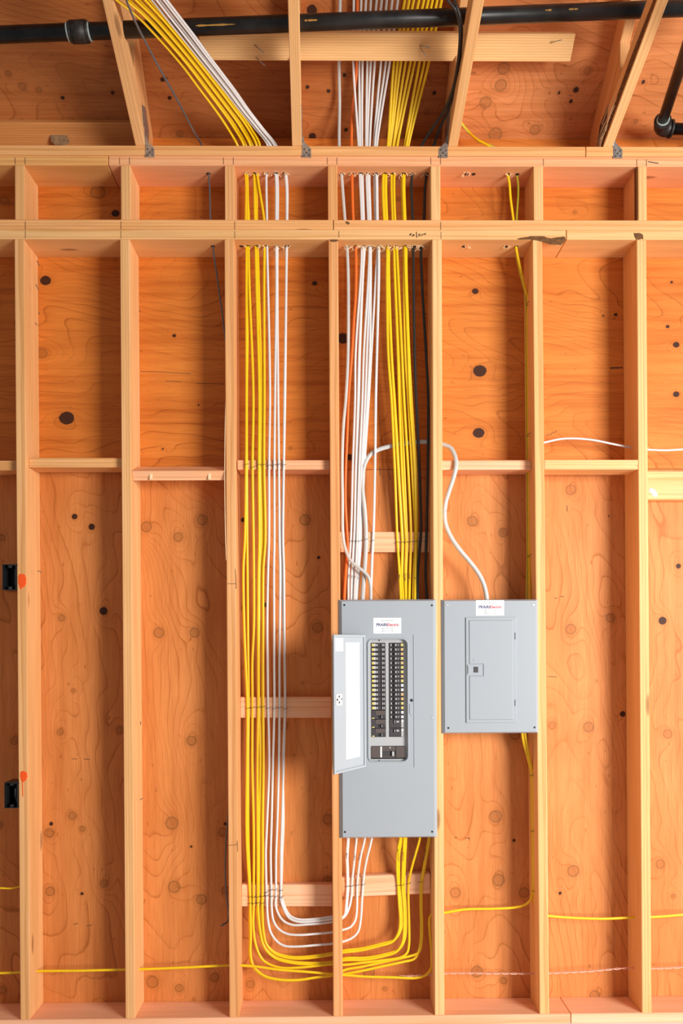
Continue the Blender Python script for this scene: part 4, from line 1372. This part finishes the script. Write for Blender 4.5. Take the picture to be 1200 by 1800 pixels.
# ------------------------------------------------------------------ staples across the cables
def staple_proto(parent, px, py, y, wpx=7, slant=2.0):
    hw = wpx / 2 / FPX * (CAM_D + y)
    dz = slant / 2 / FPX * (CAM_D + y)
    c = P(px, py, y)
    v, f = sweep_data([Vector((-hw, .010, -dz)), Vector((-hw * .95, 0, -dz)), Vector((hw * .95, 0, dz)), Vector((hw, .010, dz))], .0021, .0016, 5, (0, 0, 1))
    return link('cable_staple', mesh_from(v, f), M_STAPLE, parent, Matrix.Translation(c))


def staples(block_o, pos, y):
    first = None
    for px, py in pos:
        if first is None:
            first = staple_proto(block_o, px, py, y)
        else:
            clone(first, block_o, Matrix.Translation(P(px, py, y)))


staples(BL['3'], [(433, 816), (444, 821), (454.5, 816.5), (464, 816.5), (472.5, 818), (482, 817), (490, 816), (499, 817)], .0195)
staples(BL['3b'], [(436, 1245), (443.6, 1244), (453.7, 1243.5), (462, 1242.5), (471, 1245), (482, 1245.5), (491, 1244), (501, 1246)], .0915)
staples(BL['3c'], [(439, 1577), (445.5, 1577.5), (453, 1577), (461, 1576), (440, 1588), (446, 1588.5), (453.5, 1587.5), (461.5, 1588), (467.5, 1569), (468.5, 1575), (475.5, 1565), (476.5, 1576),
                   (484, 1564.5), (484.5, 1576.5), (493, 1566), (494, 1577)], .0912)
staples(BL['4'], [(605.5, 951), (616, 951), (621.6, 951), (627.2, 951.5), (633, 951), (655, 950), (698.3, 953), (706.7, 953), (713.5, 953), (722, 952), (730.7, 951), (738.5, 951.5), (749, 951)], .0912)
sb = staples(BL['4'], [(643, 948)], .085)
staples(BL['4b'], [(610, 1558.5), (618, 1558), (627.5, 1556.5), (638, 1555.5), (699, 1557), (707, 1556), (718, 1553.5), (738.5, 1551)], .0912)
for px, py in ((934.5, 1363), (936.5, 1461), (938, 1566), (928.5, 533), (929, 764), (930, 977)):
    c = P(px, py, .062)
    v, f = sweep_data([Vector((.006, -.008, .006)), Vector((-.004, -.010, 0)), Vector((-.006, .012, -.002)), Vector((.006, .016, -.002))], .0018, .0018, 5, (0, 0, 1))
    link('cable_staple', mesh_from(v, f), M_STAPLE, STUDS[6], Matrix.Translation(c))
# framing and sheathing nails that missed or stand proud
for px, py, dx, dy_, st in ((65, 458, 4, 9, 1), (63, 500, 5, 10, 1), (68, 548, 1, 4, 1), (62, 567, 3, 5, 1), (66, 1003, 7, 3, 1), (246, 1406, 5, -3, 2), (247, 1268, 0, 6, 2),
                        (245, 545, 1, 3, 2)):
    xs_ = stud_x(st, P(px, py, .1).z) + T / 2 + .0005
    Yn = xs_ * FPX / (px - PX0) - CAM_D
    Yn = min(.136, max(.02, Yn))
    a_, b2 = P(px, py, Yn), P(px + dx, py + dy_, Yn + .006)
    cyl('bent_nail', a_, b2, .0015, M_NAIL, STUDS[st], 8)
marks('crack', [[(247, 653), (290, 654), (335, 657)], [(345, 674), (370, 674.5), (394, 675)], [(290, 670), (318, 671)]], .9, Y_SH - .0005, M_PENCIL, SHEETS[3])
marks('crack', [[(1072, 647), (1082, 646.5), (1094, 646)]], 3.2, Y_SH - .0005, M_BARK, SHEETS[4])
blob('notch_shade', [(610, 798), (618, 798.5), (618, 809), (610, 809)], Y_SH - .0008, M_HOLE_SHADE, SHEETS[3], .0002, 31, .0003)  # dark flake painted as the shade inside a small square hole
marks('fastener_mark', [[(147, 1334), (158, 1335)], [(126, 1334), (136, 1334)], [(129, 1625), (137, 1623)], [(152, 1628), (162, 1626)]], 1.1, Y_SH - .0005, M_PENCIL, SHEETS[0])
marks('fastener_mark', [[(798, 1473), (803, 1472)], [(817, 1473), (824, 1473.5)], [(824.5, 1471), (824.5, 1477)]], 1.1, Y_SH - .0005, M_PENCIL, SHEETS[2])
marks('fastener_mark', [[(960, 765), (967, 764), (972, 759)], [(972, 762), (978, 757)]], 1.0, Y_SH - .0005, M_PENCIL, SHEETS[4])
marks('fastener_mark', [[(996.5, 889), (996.5, 899)], [(974, 1052), (980, 1051)], [(984, 1048), (991, 1049)], [(962, 1189), (979, 1190)]], 1.1, Y_SH - .0005, M_PENCIL, SHEETS[2])
marks('fastener_mark', [[(667, 820), (668, 836)], [(683, 820), (683.5, 832), (686, 844)]], 1.2, Y_SH - .0005, M_PENCIL, SHEETS[1])
sweep('split_edge', [P(396.5, 705, .003), P(395.3, 760, .003), P(394.8, 850, .003), P(395.8, 930, .003), P(397.6, 985, .003)], .0035, .003, M_SPLINT, STUDS[3], 6, .05)

# ------------------------------------------------------------------ electrical boxes on the first stud
def device_box(x0p, x1p, y0p, y1p, label):
    a, b_ = P(x0p, y0p, -.006), P(x1p, y1p, -.006)
    root = empty('outlet_box', ((a.x + b_.x) / 2, .03, b_.z))
    tag(root, label, 'box', 'black outlet boxes on the first stud')
    x0, x1, z1, z0 = a.x, stud_x(1, a.z) - T / 2 - .0006, a.z, b_.z
    w = .0025
    bm = bmesh.new()
    dp_ = .075
    for lo, hi in (((x0, -.006, z0), (x0 + w, dp_, z1)), ((x1 - w, -.006, z0), (x1, dp_, z1)), ((x0 + w, -.006, z1 - w), (x1 - w, dp_, z1)),
                   ((x0 + w, -.006, z0), (x1 - w, dp_, z0 + w)), ((x0 + w, dp_ - w, z0 + w), (x1 - w, dp_, z1 - w))):
        box_bm(bm, lo, hi)
    link('box_body', bm_done(bm), M_BOX, root)
    xm = (x0 + x1) / 2
    for z in (z1 - .008, z0 + .008):
        box('screw_boss', (xm - .006, -.004, z - .0055), (xm + .006, .03, z + .0055), M_BOX, root, .001)
    box('side_clamp', (x1 - .012, .004, z0 + .02), (x1 - .0027, .05, z1 - .018), M_BOX, root, .002)
    for z in (z1 + .0006, ):
        box('mounting_tab', (x1 - .02, -.0075, z - .006), (x1 + .006, -.0062, z), M_BOX, root)
    return root, x0, x1, z0, z1


device_box(4, 30, 992, 1037, 'upper black outlet box, nailed to the first stud beside the round orange mark')
rt, bx0, bx1, bz0, bz1 = device_box(7.5, 34, 1375.5, 1420.5, 'lower black outlet box with bare wires inside, below an orange drip')
for k, (dx, top) in enumerate(((.028, .072), (.034, .055), (.040, .04))):
    sweep('wire_end', [(bx0 + dx, .055, bz0 + .012), (bx0 + dx - .002, .035, bz0 + .03), (bx0 + dx + .004, .02, bz0 + top)], .0028, .0028, (M_SCREWW, M_PNK, M_TAGW)[k], rt, 6)


# ------------------------------------------------------------------ electrical panels
YF = -.014      # cover's front plane


def cover_mesh(x0, x1, z0, z1, y, depth, lip, hole=None, hr=.02, n=6):
    """sheet-steel cover: flat face with sloped border, optional rounded opening"""
    bm = bmesh.new()
    outer = [(x0, z0), (x1, z0), (x1, z1), (x0, z1)]
    inner = [(x0 + lip, z0 + lip * .5), (x1 - lip, z0 + lip * .5), (x1 - lip, z1 - lip * .5), (x0 + lip, z1 - lip * .5)]
    O0 = [bm.verts.new((x, y + depth, z)) for x, z in outer]
    I = [bm.verts.new((x, y, z)) for x, z in inner]
    for k in range(4):
        bm.faces.new((O0[k], O0[(k + 1) % 4], I[(k + 1) % 4], I[k]))
    if hole is None:
        bm.faces.new(I)
    else:
        hx0, hx1, hz0, hz1 = hole
        ring = []
        for cx, cz, a0 in ((hx0 + hr, hz0 + hr, 180), (hx1 - hr, hz0 + hr, 270), (hx1 - hr, hz1 - hr, 0), (hx0 + hr, hz1 - hr, 90)):
            q = []
            for k in range(n + 1):
                a = math.radians(a0 + 90 * k / n)
                q.append((cx + math.cos(a) * hr, cz + math.sin(a) * hr))
            ring.append(q)
        RV = [[bm.verts.new((x, y, z)) for x, z in q] for q in ring]
        flat = [v for q in RV for v in q]
        for c in range(4):
            # corner fan and the straight side to the next corner
            for k in range(n):
                bm.faces.new((I[c], RV[c][k + 1], RV[c][k]))
            nx = (c + 1) % 4
            bm.faces.new((I[c], I[nx], RV[nx][0], RV[c][-1]))
        # raised rolled rim, then the wall going in
        m = len(flat)
        cx, cz = (hx0 + hx1) / 2, (hz0 + hz1) / 2

        def off(v, d, yy):
            s_ = Vector((v.co.x - cx, 0, v.co.z - cz))
            k_ = Vector((max(-1, min(1, s_.x / (hx1 - cx) * 1.0)), 0, max(-1, min(1, s_.z / (hz1 - cz)))))
            return bm.verts.new((v.co.x - k_.x * d, yy, v.co.z - k_.z * d))
        R1 = [off(v, .0015, y - .004) for v in flat]
        R2 = [off(v, .0045, y - .004) for v in flat]
        R3 = [off(v, .0060, y + .016) for v in flat]
        for A, B in ((flat, R1), (R1, R2), (R2, R3)):
            for k in range(m):
                f = bm.faces.new((A[k], A[(k + 1) % m], B[(k + 1) % m], B[k]))
    # turn the border back a little so that the sheet has thickness
    back = [bm.verts.new((x, y + depth + .0015, z)) for x, z in [(x0 + .002, z0 + .002), (x1 - .002, z0 + .002), (x1 - .002, z1 - .002), (x0 + .002, z1 - .002)]]
    for k in range(4):
        bm.faces.new((O0[k], back[k], back[(k + 1) % 4], O0[(k + 1) % 4]))
    return bm_done(bm)


def text_obj(txt, x, z, y, size, mat, parent, align='LEFT', name='lettering', sx=1.0, bold=False):
    cu = bpy.data.curves.new('text', 'FONT')
    cu.body = txt
    cu.size = size
    cu.align_x = align
    cu.extrude = .0002
    cu.offset = .00035 if bold else 0.0
    tmp = bpy.data.objects.new('tmp_text', cu)
    COL.objects.link(tmp)
    bpy.context.view_layer.update()
    dg = bpy.context.evaluated_depsgraph_get()
    me = bpy.data.meshes.new_from_object(tmp.evaluated_get(dg))
    bpy.data.objects.remove(tmp)
    wdt = max((v.co.x for v in me.vertices), default=0)
    mw = Matrix.Translation((x, y, z)) @ Matrix.Rotation(math.pi / 2, 4, 'X') @ Matrix.Diagonal((sx, 1, 1, 1))
    me.materials.clear()
    o = link(name, me, mat, parent, mw)
    return o, wdt * sx


def sticker(px0, px1, py0, py1, parent):
    a, b_ = P(px0, py0, YF), P(px1, py1, YF)
    y = YF - .0004
    st = box('service_sticker', (a.x, y, b_.z), (b_.x, YF - .0001, a.z), M_PAPER, parent)
    st['label'] = 'white service sticker with blue and red lettering'
    w, h = b_.x - a.x, a.z - b_.z
    cx = (a.x + b_.x) / 2
    yt = y - .0004
    text_obj('For Service', cx, a.z - h * .21, yt, h * .17, M_GINK, st, 'CENTER')
    o, wd = text_obj('PRAIRI', a.x + w * .10, a.z - h * .53, yt, h * .27, M_NAVY, st, bold=True)
    o2, wd2 = text_obj('Electric', a.x + w * .10 + wd + w * .005, a.z - h * .53, yt, h * .27, M_RED, st, bold=True)
    k = (w * .82) / (wd + wd2)
    for o_, x_ in ((o, a.x + w * .10), (o2, a.x + w * .10 + wd * k + w * .003)):
        o_.matrix_basis = Matrix.Translation((x_, yt, a.z - h * .53)) @ Matrix.Rotation(math.pi / 2, 4, 'X') @ Matrix.Diagonal((k, 1, 1, 1))
    text_obj('360-573-2750', cx, a.z - h * .73, yt, h * .14, M_GINK, st, 'CENTER')
    text_obj('360-573-2750', cx, a.z - h * .89, yt, h * .14, M_GINK, st, 'CENTER')
    return st


def screw(px, py, mat, parent, r=.0045, y=YF):
    c = P(px, py, y)
    bm = bmesh.new()
    cyl_bm(bm, (0, 0, 0), (0, -.0016, 0), r, r * .7, 12)
    box_bm(bm, (-r * .75, -.0020, -r * .14), (r * .75, -.0014, r * .14))
    return link('screw', bm_done(bm), mat, parent, Matrix.Translation(c))


# --- large open panel
pa, pb = P(594.5, 1054, YF), P(769, 1473, YF)
X0, X1, ZT, ZB = pa.x, pb.x, pa.z, pb.z
pan = empty('breaker_panel', ((X0 + X1) / 2, 0, ZB))
tag(pan, 'large grey breaker panel with its door swung open and rows of black breakers', 'panel')
ho0, ho1 = P(645, 1122, YF), P(719, 1340, YF)
cov = link('cover', cover_mesh(X0, X1, ZB, ZT, YF, .0125, .013, (ho0.x, ho1.x, ho1.z, ho0.z), .022), M_GREY, pan)
# enclosure behind the cover
bx0_, bx1_ = stud_x(4, 1.4) + T / 2 + .002, stud_x(5, 1.4) - T / 2 - .002
bm = bmesh.new()
for lo, hi in (((bx0_, .0, ZB + .006), (bx0_ + .0015, .095, ZT - .006)), ((bx1_ - .0015, .0, ZB + .006), (bx1_, .095, ZT - .006)),
               ((bx0_, .0, ZT - .0075), (bx1_, .095, ZT - .006)), ((bx0_, .0, ZB + .006), (bx1_, .095, ZB + .0075)), ((bx0_, .0935, ZB + .006), (bx1_, .095, ZT - .006))):
    box_bm(bm, lo, hi)
link('enclosure', bm_done(bm), M_BOXIN, pan)
# shallow edge of the door's seat, right of the opening
e0_, e1_ = P(726.8, 1116, YF), P(726.8, 1349, YF)
box('door_stop', (e0_.x - .0012, YF - .0022, e1_.z), (e0_.x + .0012, YF + .001, e0_.z), M_GREY, pan, .0006)
c = P(723, 1231, YF)
cyl('latch_slot', (c.x, YF + .001, c.z), (c.x, YF - .0008, c.z), .0058, M_SCREW, pan, 16)
a, b_ = P(719.5, 1238, YF), P(724.5, 1255, YF)
box('strike_plate', (a.x, YF - .0022, b_.z), (b_.x, YF, a.z), M_GREY, pan, .0006)
screw(723.5, 1257.5, M_SCREWW, pan, .004)
YD = YF + .013   # dead front plane, recessed


def XZ(px, py, y):
    q = P(px, py, y)
    return q.x, q.z


cl0, ct0 = XZ(652, 1130, YD)
cl1, cb0 = XZ(678, 1295.5, YD)
cr0, _ = XZ(683.3, 1130, YD)
cr1, _ = XZ(710, 1295.5, YD)
mx0, mz1 = XZ(652, 1311.3, YD)
mx1, mz0 = XZ(712, 1334, YD)
dx0, dz1 = ho0.x + .002, ho0.z - .002
dx1, dz0 = ho1.x - .002, ho1.z + .002
# dead front: strips around the cut-outs
bm = bmesh.new()
for lo, hi in (((dx0, dz0), (cl0, dz1)), ((cr1, dz0), (dx1, dz1)), ((cl0, ct0), (cr1, dz1)), ((cl1, cb0), (cr0, ct0)), ((cl0, mz1), (cr1, cb0)), ((cl0, dz0), (cr1, mz0))):
    box_bm(bm, (lo[0], YD, lo[1]), (hi[0], YD + .002, hi[1]))
dead = link('dead_front', bm_done(bm), M_GREYI, pan)
for (pyc, nm) in ((1124.2, 't'), (1338.3, 'b')):
    a, b_ = P(667, pyc - 2.2, YD), P(696, pyc + 2.2, YD)
    tb = box('mounting_tab', (a.x, YD - .0035, b_.z), (b_.x, YD - .0002, a.z), M_GREYI, dead, .001)
    screw(681.5, pyc, M_SCREWW, dead, .0042, YD - .0036)
    a, b_ = P(665, pyc - 2.5, YD), P(667, pyc + 2.5, YD)
    box('tab_slot', (a.x, YD - .0006, b_.z), (b_.x, YD - .0001, a.z), M_SCREW, dead)
pitch = (ct0 - cb0) / 21.0
PROTO = {}


def breaker(side, slot, poles, tagmat):
    """side 0 left column, 1 right column; handles point to the middle strip"""
    key = (side, poles, tagmat.name)
    xa_, xb_ = (cl0 + .0008, cl1 - .0008) if side == 0 else (cr0 + .0008, cr1 - .0008)
    h = pitch * poles
    zt = ct0 - pitch * slot
    c = Matrix.Translation(((xa_ + xb_) / 2, YD, zt - h / 2))
    w = (xb_ - xa_) / 2
    sg = 1 if side == 0 else -1
    hh = h / 2 - .0006
    body = link('breaker', box_me((-w, -.004, -hh), (w, .03, hh), .0008), M_BRK, pan, c)
    subs = []

    def sub(name, lo, hi, mat, bev=.0004):
        ce = Vector([(p + q) / 2 for p, q in zip(lo, hi)])
        hf = [abs(q - p) / 2 for p, q in zip(lo, hi)]
        rel = Matrix.Translation(ce)
        o = link(name, box_me([-v for v in hf], hf, bev), mat, body, c @ rel)
        subs.append((o, rel))
        return o

    def X(u0, u1):
        p, q = sg * u0 * w, sg * u1 * w
        return min(p, q), max(p, q)
    q = pitch * .30
    if poles == 1:
        x0, x1 = X(-.95, -.62)
        sub('label_tag', (x0, -.0052, -q), (x1, -.0038, q), tagmat)
        if tagmat is M_TAGY and side == 0 or side == 1:
            if side == 0:
                x0, x1 = X(-.60, -.44)
                sub('test_button', (x0, -.0062, -q), (x1, -.0038, q), M_TAGW)
            else:
                x0, x1 = X(-.30, -.20)
                sub('test_button', (x0, -.0056, -q * .6), (x1, -.0038, q * .6), M_TAGG)
        x0, x1 = X(-.36, -.10) if side == 0 else X(-.02, .20)
        sub('rating_mark', (x0, -.0048, -q * .7), (x1, -.0038, q * .6), M_TAGG)
        x0, x1 = X(.30, .80) if side == 0 else X(.22, .66)
        sub('toggle_well', (x0, -.0044, -q * 1.15), (x1, -.0036, q * 1.15), M_BRKD)
        x0, x1 = X(.52, .60) if side == 0 else X(.28, .34)
        sub('toggle', (x0 - .0006, -.0085, -q * .95), (x1 + .0006, -.0040, q * .95), M_TAGG if side == 0 else M_BRKD)
        x0, x1 = X(.74, .82) if side == 0 else X(.70, .78)
        sub('toggle_mark', (x0, -.0050, -q * .9), (x1, -.0038, q * .8), M_TAGW)
    else:
        x0, x1 = X(-.95, -.62)
        if side == 0:
            sub('label_tag', (x0, -.0050, -hh + .001), (x1, -.0038, -hh + .0055), M_TAGY)
            x0, x1 = X(-.48, .92)
            sub('face_plate', (x0, -.0055, -.001), (x1, -.0038, hh - .001), M_BROWN)
            zc = -hh * .5
            x0, x1 = X(-.05, .30)
            sub('toggle_well', (x0, -.0046, zc - q), (x1, -.0036, zc + q), M_BRKD)
            x0, x1 = X(.36, .56)
        else:
            sub('label_tag', (x0, -.0050, -hh + .001), (x1, -.0038, hh - .001), M_TAGG)
            x0, x1 = X(-.92, -.64)
            sub('test_button', (x0, -.0060, hh * .35), (x1, -.0045, hh - .001), M_TAGW)
            zc = hh * .45
            x0, x1 = X(-.30, .05)
            sub('rating_mark', (x0, -.0048, zc - q * .7), (x1, -.0038, zc + q * .6), M_TAGG)
            x0, x1 = X(.16, .40)
        sub('toggle', (x0, -.0090, zc - q * 1.2), (x1, -.0040, zc + q * 1.2), M_BRKD)
        sub('toggle_mark', (x0 + (x1 - x0) * .3, -.0095, zc - q), (x0 + (x1 - x0) * .55, -.0088, zc + q), M_TAGW)
    PROTO[key] = (body, subs)
    return body


def place_breaker(side, slot, poles, tagmat):
    key = (side, poles, tagmat.name)
    if key not in PROTO:
        return breaker(side, slot, poles, tagmat)
    body, subs = PROTO[key]
    xa_, xb_ = (cl0 + .0008, cl1 - .0008) if side == 0 else (cr0 + .0008, cr1 - .0008)
    c = Matrix.Translation(((xa_ + xb_) / 2, YD, ct0 - pitch * slot - pitch * poles / 2))
    nb = clone(body, pan, c)
    for o, rel in subs:
        clone(o, nb, c @ rel)
    return nb


for s_ in range(15):
    place_breaker(0, s_, 1, M_TAGY)
for s_ in range(3):
    place_breaker(0, 15 + 2 * s_, 2, M_TAGY)
RT = [M_TAGY, M_TAGO, M_TAGO, M_TAGY, M_TAGO, M_TAGY, M_TAGY, M_TAGO, M_TAGY, M_TAGW, M_TAGW, M_TAGO, M_TAGO, M_TAGY, M_TAGY, M_TAGW, M_TAGW]
for s_ in range(17):
    place_breaker(1, s_, 1, RT[s_])
for s_ in range(2):
    place_breaker(1, 17 + 2 * s_, 2, M_TAGG)
# main breaker
mb = box('main_breaker', (mx0 + .0008, YD - .004, mz0 + .005), (mx1 - .0008, YD + .03, mz1 - .0008), M_BROWN, pan, .001)
a, b_ = XZ(668, 1312, YD), XZ(671, 1331, YD)
box('white_stripe', (a[0], YD - .0052, b_[1]), (b_[0], YD - .0036, a[1]), M_TAGW, mb)
a, b_ = XZ(685, 1319.5, YD), XZ(694.5, 1329, YD)
box('toggle_well', (a[0], YD - .0050, b_[1]), (b_[0], YD - .0036, a[1]), M_BRKD, mb)
a, b_ = XZ(688.3, 1320.3, YD), XZ(692.3, 1328.3, YD)
box('toggle', (a[0], YD - .012, b_[1]), (b_[0], YD - .0045, a[1]), M_TAGG, mb, .0008)
a, b_ = XZ(672.5, 1319.5, YD), XZ(684, 1329.5, YD)
box('rating_grille', (a[0], YD - .0048, b_[1]), (b_[0], YD - .0036, a[1]), M_BRK, mb)
a, b_ = XZ(694.8, 1311.8, YD), XZ(696, 1331.5, YD)
box('face_seam', (a[0], YD - .0046, b_[1]), (b_[0], YD - .0036, a[1]), M_BRKD, mb)
a, b_ = XZ(684, 1312.6, YD), XZ(686.3, 1315, YD)
box('indicator', (a[0], YD - .0048, b_[1]), (b_[0], YD - .0036, a[1]), M_TAGG, mb)
a, b_ = XZ(652, 1331.8, YD), XZ(712, 1334, YD)
box('lower_gap', (a[0], YD - .001, b_[1] + .0004), (b_[0], YD + .02, a[1]), M_SCREW, mb)
for px, py, mt in ((605, 1063.5, M_SCREW), (758.8, 1064, M_SCREW), (606, 1462.5, M_SCREW), (759.3, 1462, M_SCREW)):
    screw(px, py, mt, pan, .0042)
screw(758.8, 1261.5, M_SCREWW, pan, .0066)
sticker(656, 705, 1086.3, 1113.3, pan)
# open door
hx, hz1 = XZ(640, 1116.2, YF)
_, hz0 = XZ(640, 1347.5, YF)
fr = P(584.5, 1116, -.185)
du = Vector((fr.x - hx, fr.y - YF, 0))
DW = du.length
du.normalize()
dn = Vector((-du.y, du.x, 0))           # towards the room's right = door's inside
if dn.x < 0:
    dn = -dn
o0 = Vector((hx, YF - .003, hz0))
mwd = Matrix(((du.x, dn.x, 0, o0.x), (du.y, dn.y, 0, o0.y), (0, 0, 1, o0.z), (0, 0, 0, 1)))
DH = hz1 - hz0
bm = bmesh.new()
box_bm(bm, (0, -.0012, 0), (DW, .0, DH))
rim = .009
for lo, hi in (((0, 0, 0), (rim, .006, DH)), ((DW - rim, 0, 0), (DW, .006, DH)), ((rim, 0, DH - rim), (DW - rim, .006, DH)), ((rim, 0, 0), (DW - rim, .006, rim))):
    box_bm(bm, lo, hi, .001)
door = link('panel_door', bm_done(bm), M_GREY_LIT, pan, mwd)


def on_door(name, u0, u1, v0, v1, n0, n1, mat, bev=0.0):
    return link(name, box_me((u0, n0, v0), (u1, n1, v1), bev), mat, door, mwd)


on_door('directory_card', .036, .129, .045, DH - .030, .0002, .0012, M_PAPER)
on_door('rating_label', DW - .066, DW - .014, DH - .062, DH - .012, .0002, .001, M_TAGW)
lt = on_door('door_latch', DW - .050, DW - .012, DH * .49, DH * .575, .0002, .007, M_TAGW, .0015)
lz = DH * .533
for u, v, w_ in ((DW - .018, lz, .0036), (DW - .030, lz + .011, .0034), (DW - .030, lz - .011, .0034), (DW - .044, lz + .001, .0026)):
    on_door('latch_slot', u - w_, u + w_, v - w_ * 1.1, v + w_ * 1.1, .0068, .0078, M_SCREW)
for py in (1158, 1310):
    c = P(640.2, py, YF - .004)
    cyl('hinge', c - Vector((0, 0, .012)), c + Vector((0, 0, .012)), .0032, M_GREY, pan, 10)

# --- smaller closed panel
pa, pb = P(775.5, 1054, YF), P(947.5, 1289, YF)
X0, X1, ZT, ZB = pa.x, pb.x, pa.z, pb.z
sp = empty('breaker_panel', ((X0 + X1) / 2, 0, ZB))
tag(sp, 'smaller grey breaker panel with its door shut, right of the open one', 'panel')
link('cover', cover_mesh(X0, X1, ZB, ZT, YF, .0125, .012), M_GREY, sp)
bx0_, bx1_ = stud_x(5, 1.4) + T / 2 + .002, stud_x(6, 1.4) - T / 2 - .002
bm = bmesh.new()
for lo, hi in (((bx0_, .0, ZB + .006), (bx0_ + .0015, .095, ZT - .006)), ((bx1_ - .0015, .0, ZB + .006), (bx1_, .095, ZT - .006)),
               ((bx0_, .0, ZT - .0075), (bx1_, .095, ZT - .006)), ((bx0_, .0, ZB + .006), (bx1_, .095, ZB + .0075)), ((bx0_, .0935, ZB + .006), (bx1_, .095, ZT - .006))):
    box_bm(bm, lo, hi)
link('enclosure', bm_done(bm), M_BOXIN, sp)
a, b_ = P(818, 1085.5, YF), P(907.5, 1270, YF)
# a dark seam all round, then the door sheet with an embossed field
dr = box('panel_door', (a.x, YF - .0042, b_.z), (b_.x, YF - .0004, a.z), M_GREY, sp, .0014, 2)
g = .0014
bm = bmesh.new()
for lo, hi in (((a.x - g, a.z), (b_.x + g, a.z + g)), ((a.x - g, b_.z - g), (b_.x + g, b_.z)), ((a.x - g, b_.z), (a.x, a.z)), ((b_.x, b_.z), (b_.x + g, a.z))):
    box_bm(bm, (lo[0], YF - .0006, lo[1]), (hi[0], YF + .0004, hi[1]))
link('door_gap', bm_done(bm), M_BOXIN, sp)
ia, ib = P(823, 1090, YF), P(901.5, 1265, YF)
la, lb = P(820, 1168, YF), P(847.5, 1187, YF)
# embossed field with a notch for the latch
poly = [(ia.x, ib.z), (ib.x, ib.z), (ib.x, ia.z), (ia.x, ia.z), (ia.x, la.z + .001), (lb.x + .001, la.z + .001), (lb.x + .001, lb.z - .001), (ia.x, lb.z - .001)]
bm = bmesh.new()
A = [bm.verts.new((x, YF - .0040, z)) for x, z in poly]
cxm, czm = (ia.x + ib.x) / 2, (ia.z + ib.z) / 2
ins = .0032
sgn = [(1, 1), (-1, 1), (-1, -1), (1, -1), (1, 1), (1, 1), (1, -1), (1, -1)]
B = [bm.verts.new((x + sx * ins, YF - .0072, z + sz * ins)) for (x, z), (sx, sz) in zip(poly, sgn)]
for k in range(8):
    bm.faces.new((A[k], A[(k + 1) % 8], B[(k + 1) % 8], B[k]))
bm.faces.new(B)
link('embossed_field', bm_done(bm), M_GREY, dr)
# latch
lt = box('door_latch', (la.x, YF - .0058, lb.z), (lb.x - .0005, YF - .0038, la.z), M_GREY, dr, .0008)
a_, b2 = P(832, 1172, YF), P(839.5, 1182, YF)
box('latch_slider', (a_.x, YF - .0082, b2.z), (b2.x, YF - .0056, a_.z), M_BRK, lt, .0006)
a_, b2 = P(821, 1170, YF), P(822, 1184, YF)
box('latch_edge', (a_.x, YF - .0064, b2.z), (b2.x, YF - .0056, a_.z), M_SCREW, lt)
c = P(833, 1160, YF)
cyl('embossed_boss', (c.x, YF - .0070, c.z), (c.x, YF - .0082, c.z), .0055, M_GREY, dr, 14, .0045)
for py0, py1 in ((1112, 1124), (1230, 1241)):
    a_, b2 = P(904.3, py0, YF), P(907, py1, YF)
    box('hinge', (a_.x, YF - .0075, b2.z), (b2.x, YF - .0030, a_.z), M_GREY, sp, .001)
for px, py, mt, r_ in ((785.5, 1063.5, M_SCREWW, .0062), (937, 1063.3, M_SCREWW, .0062), (787.7, 1279.7, M_SCREW, .0042), (939.2, 1278.7, M_SCREW, .0042)):
    screw(px, py, mt, sp, r_)
sticker(836, 885.5, 1055.2, 1082, sp)


# ------------------------------------------------------------------ installer's pen marks on the cables near the panels
def pen(px, py, y, owner, seed, hgt=11, lean=0.0):
    rg = random.Random(seed)
    pls = []
    yy = py
    while yy < py + hgt:
        dx = lean * (yy - py)
        pls.append([(px + dx - 1 + rg.uniform(-.5, .5), yy), (px + dx + rg.uniform(0, 1.2), yy + 1.2), (px + dx + rg.uniform(-1, .6), yy + rg.uniform(1.6, 2.8))])
        yy += rg.uniform(2.2, 3.2)
    return marks('pen_mark', pls, .8, y, M_INK, owner)


cab = {o['label']: o for o in bpy.data.objects if o.get('category') == 'cable'}


def by(label):
    return cab[label]


pen(613, 1010, .0795, by(WR[0][2]), 1, lean=-.08)
pen(618.5, 1012, .0795, by(WR[1][2]), 2, lean=-.1)
pen(624.2, 1012, .0795, by(WR[3][2]), 3, 14, lean=-.15)
pen(629.3, 1014, .0795, by(WR[4][2]), 4, 7, lean=-.2)
pen(702, 1010, .079, by(YR[0][2]), 5, 13)
pen(712, 1008, .079, by(YR[3][2]), 6, 16)
pen(720, 1008, .079, by(YR[5][2]), 7, 16)
pen(729.5, 1015, .079, by(YR[7][2]), 8, 12)
pen(609.2, 1499, .062, by(WC[3][5]), 9, 11)
pen(623.3, 1501, .0665, by(WC[2][5]), 10, 11, lean=-.1)
pen(632.5, 1500, .062, by(WC[1][5]), 11, 12, lean=-.25)
pen(708.6, 1498, .064, by(YC[3][5]), 12, 14)
pen(699.5, 1490, .064, by(YC[5][5]), 13, 24)
pen(727.8, 1500, .061, by(YC[1][5]), 14, 10, lean=-.3)
pen(748.5, 1492, .065, by(YC[2][5]), 15, 20, lean=-.22)
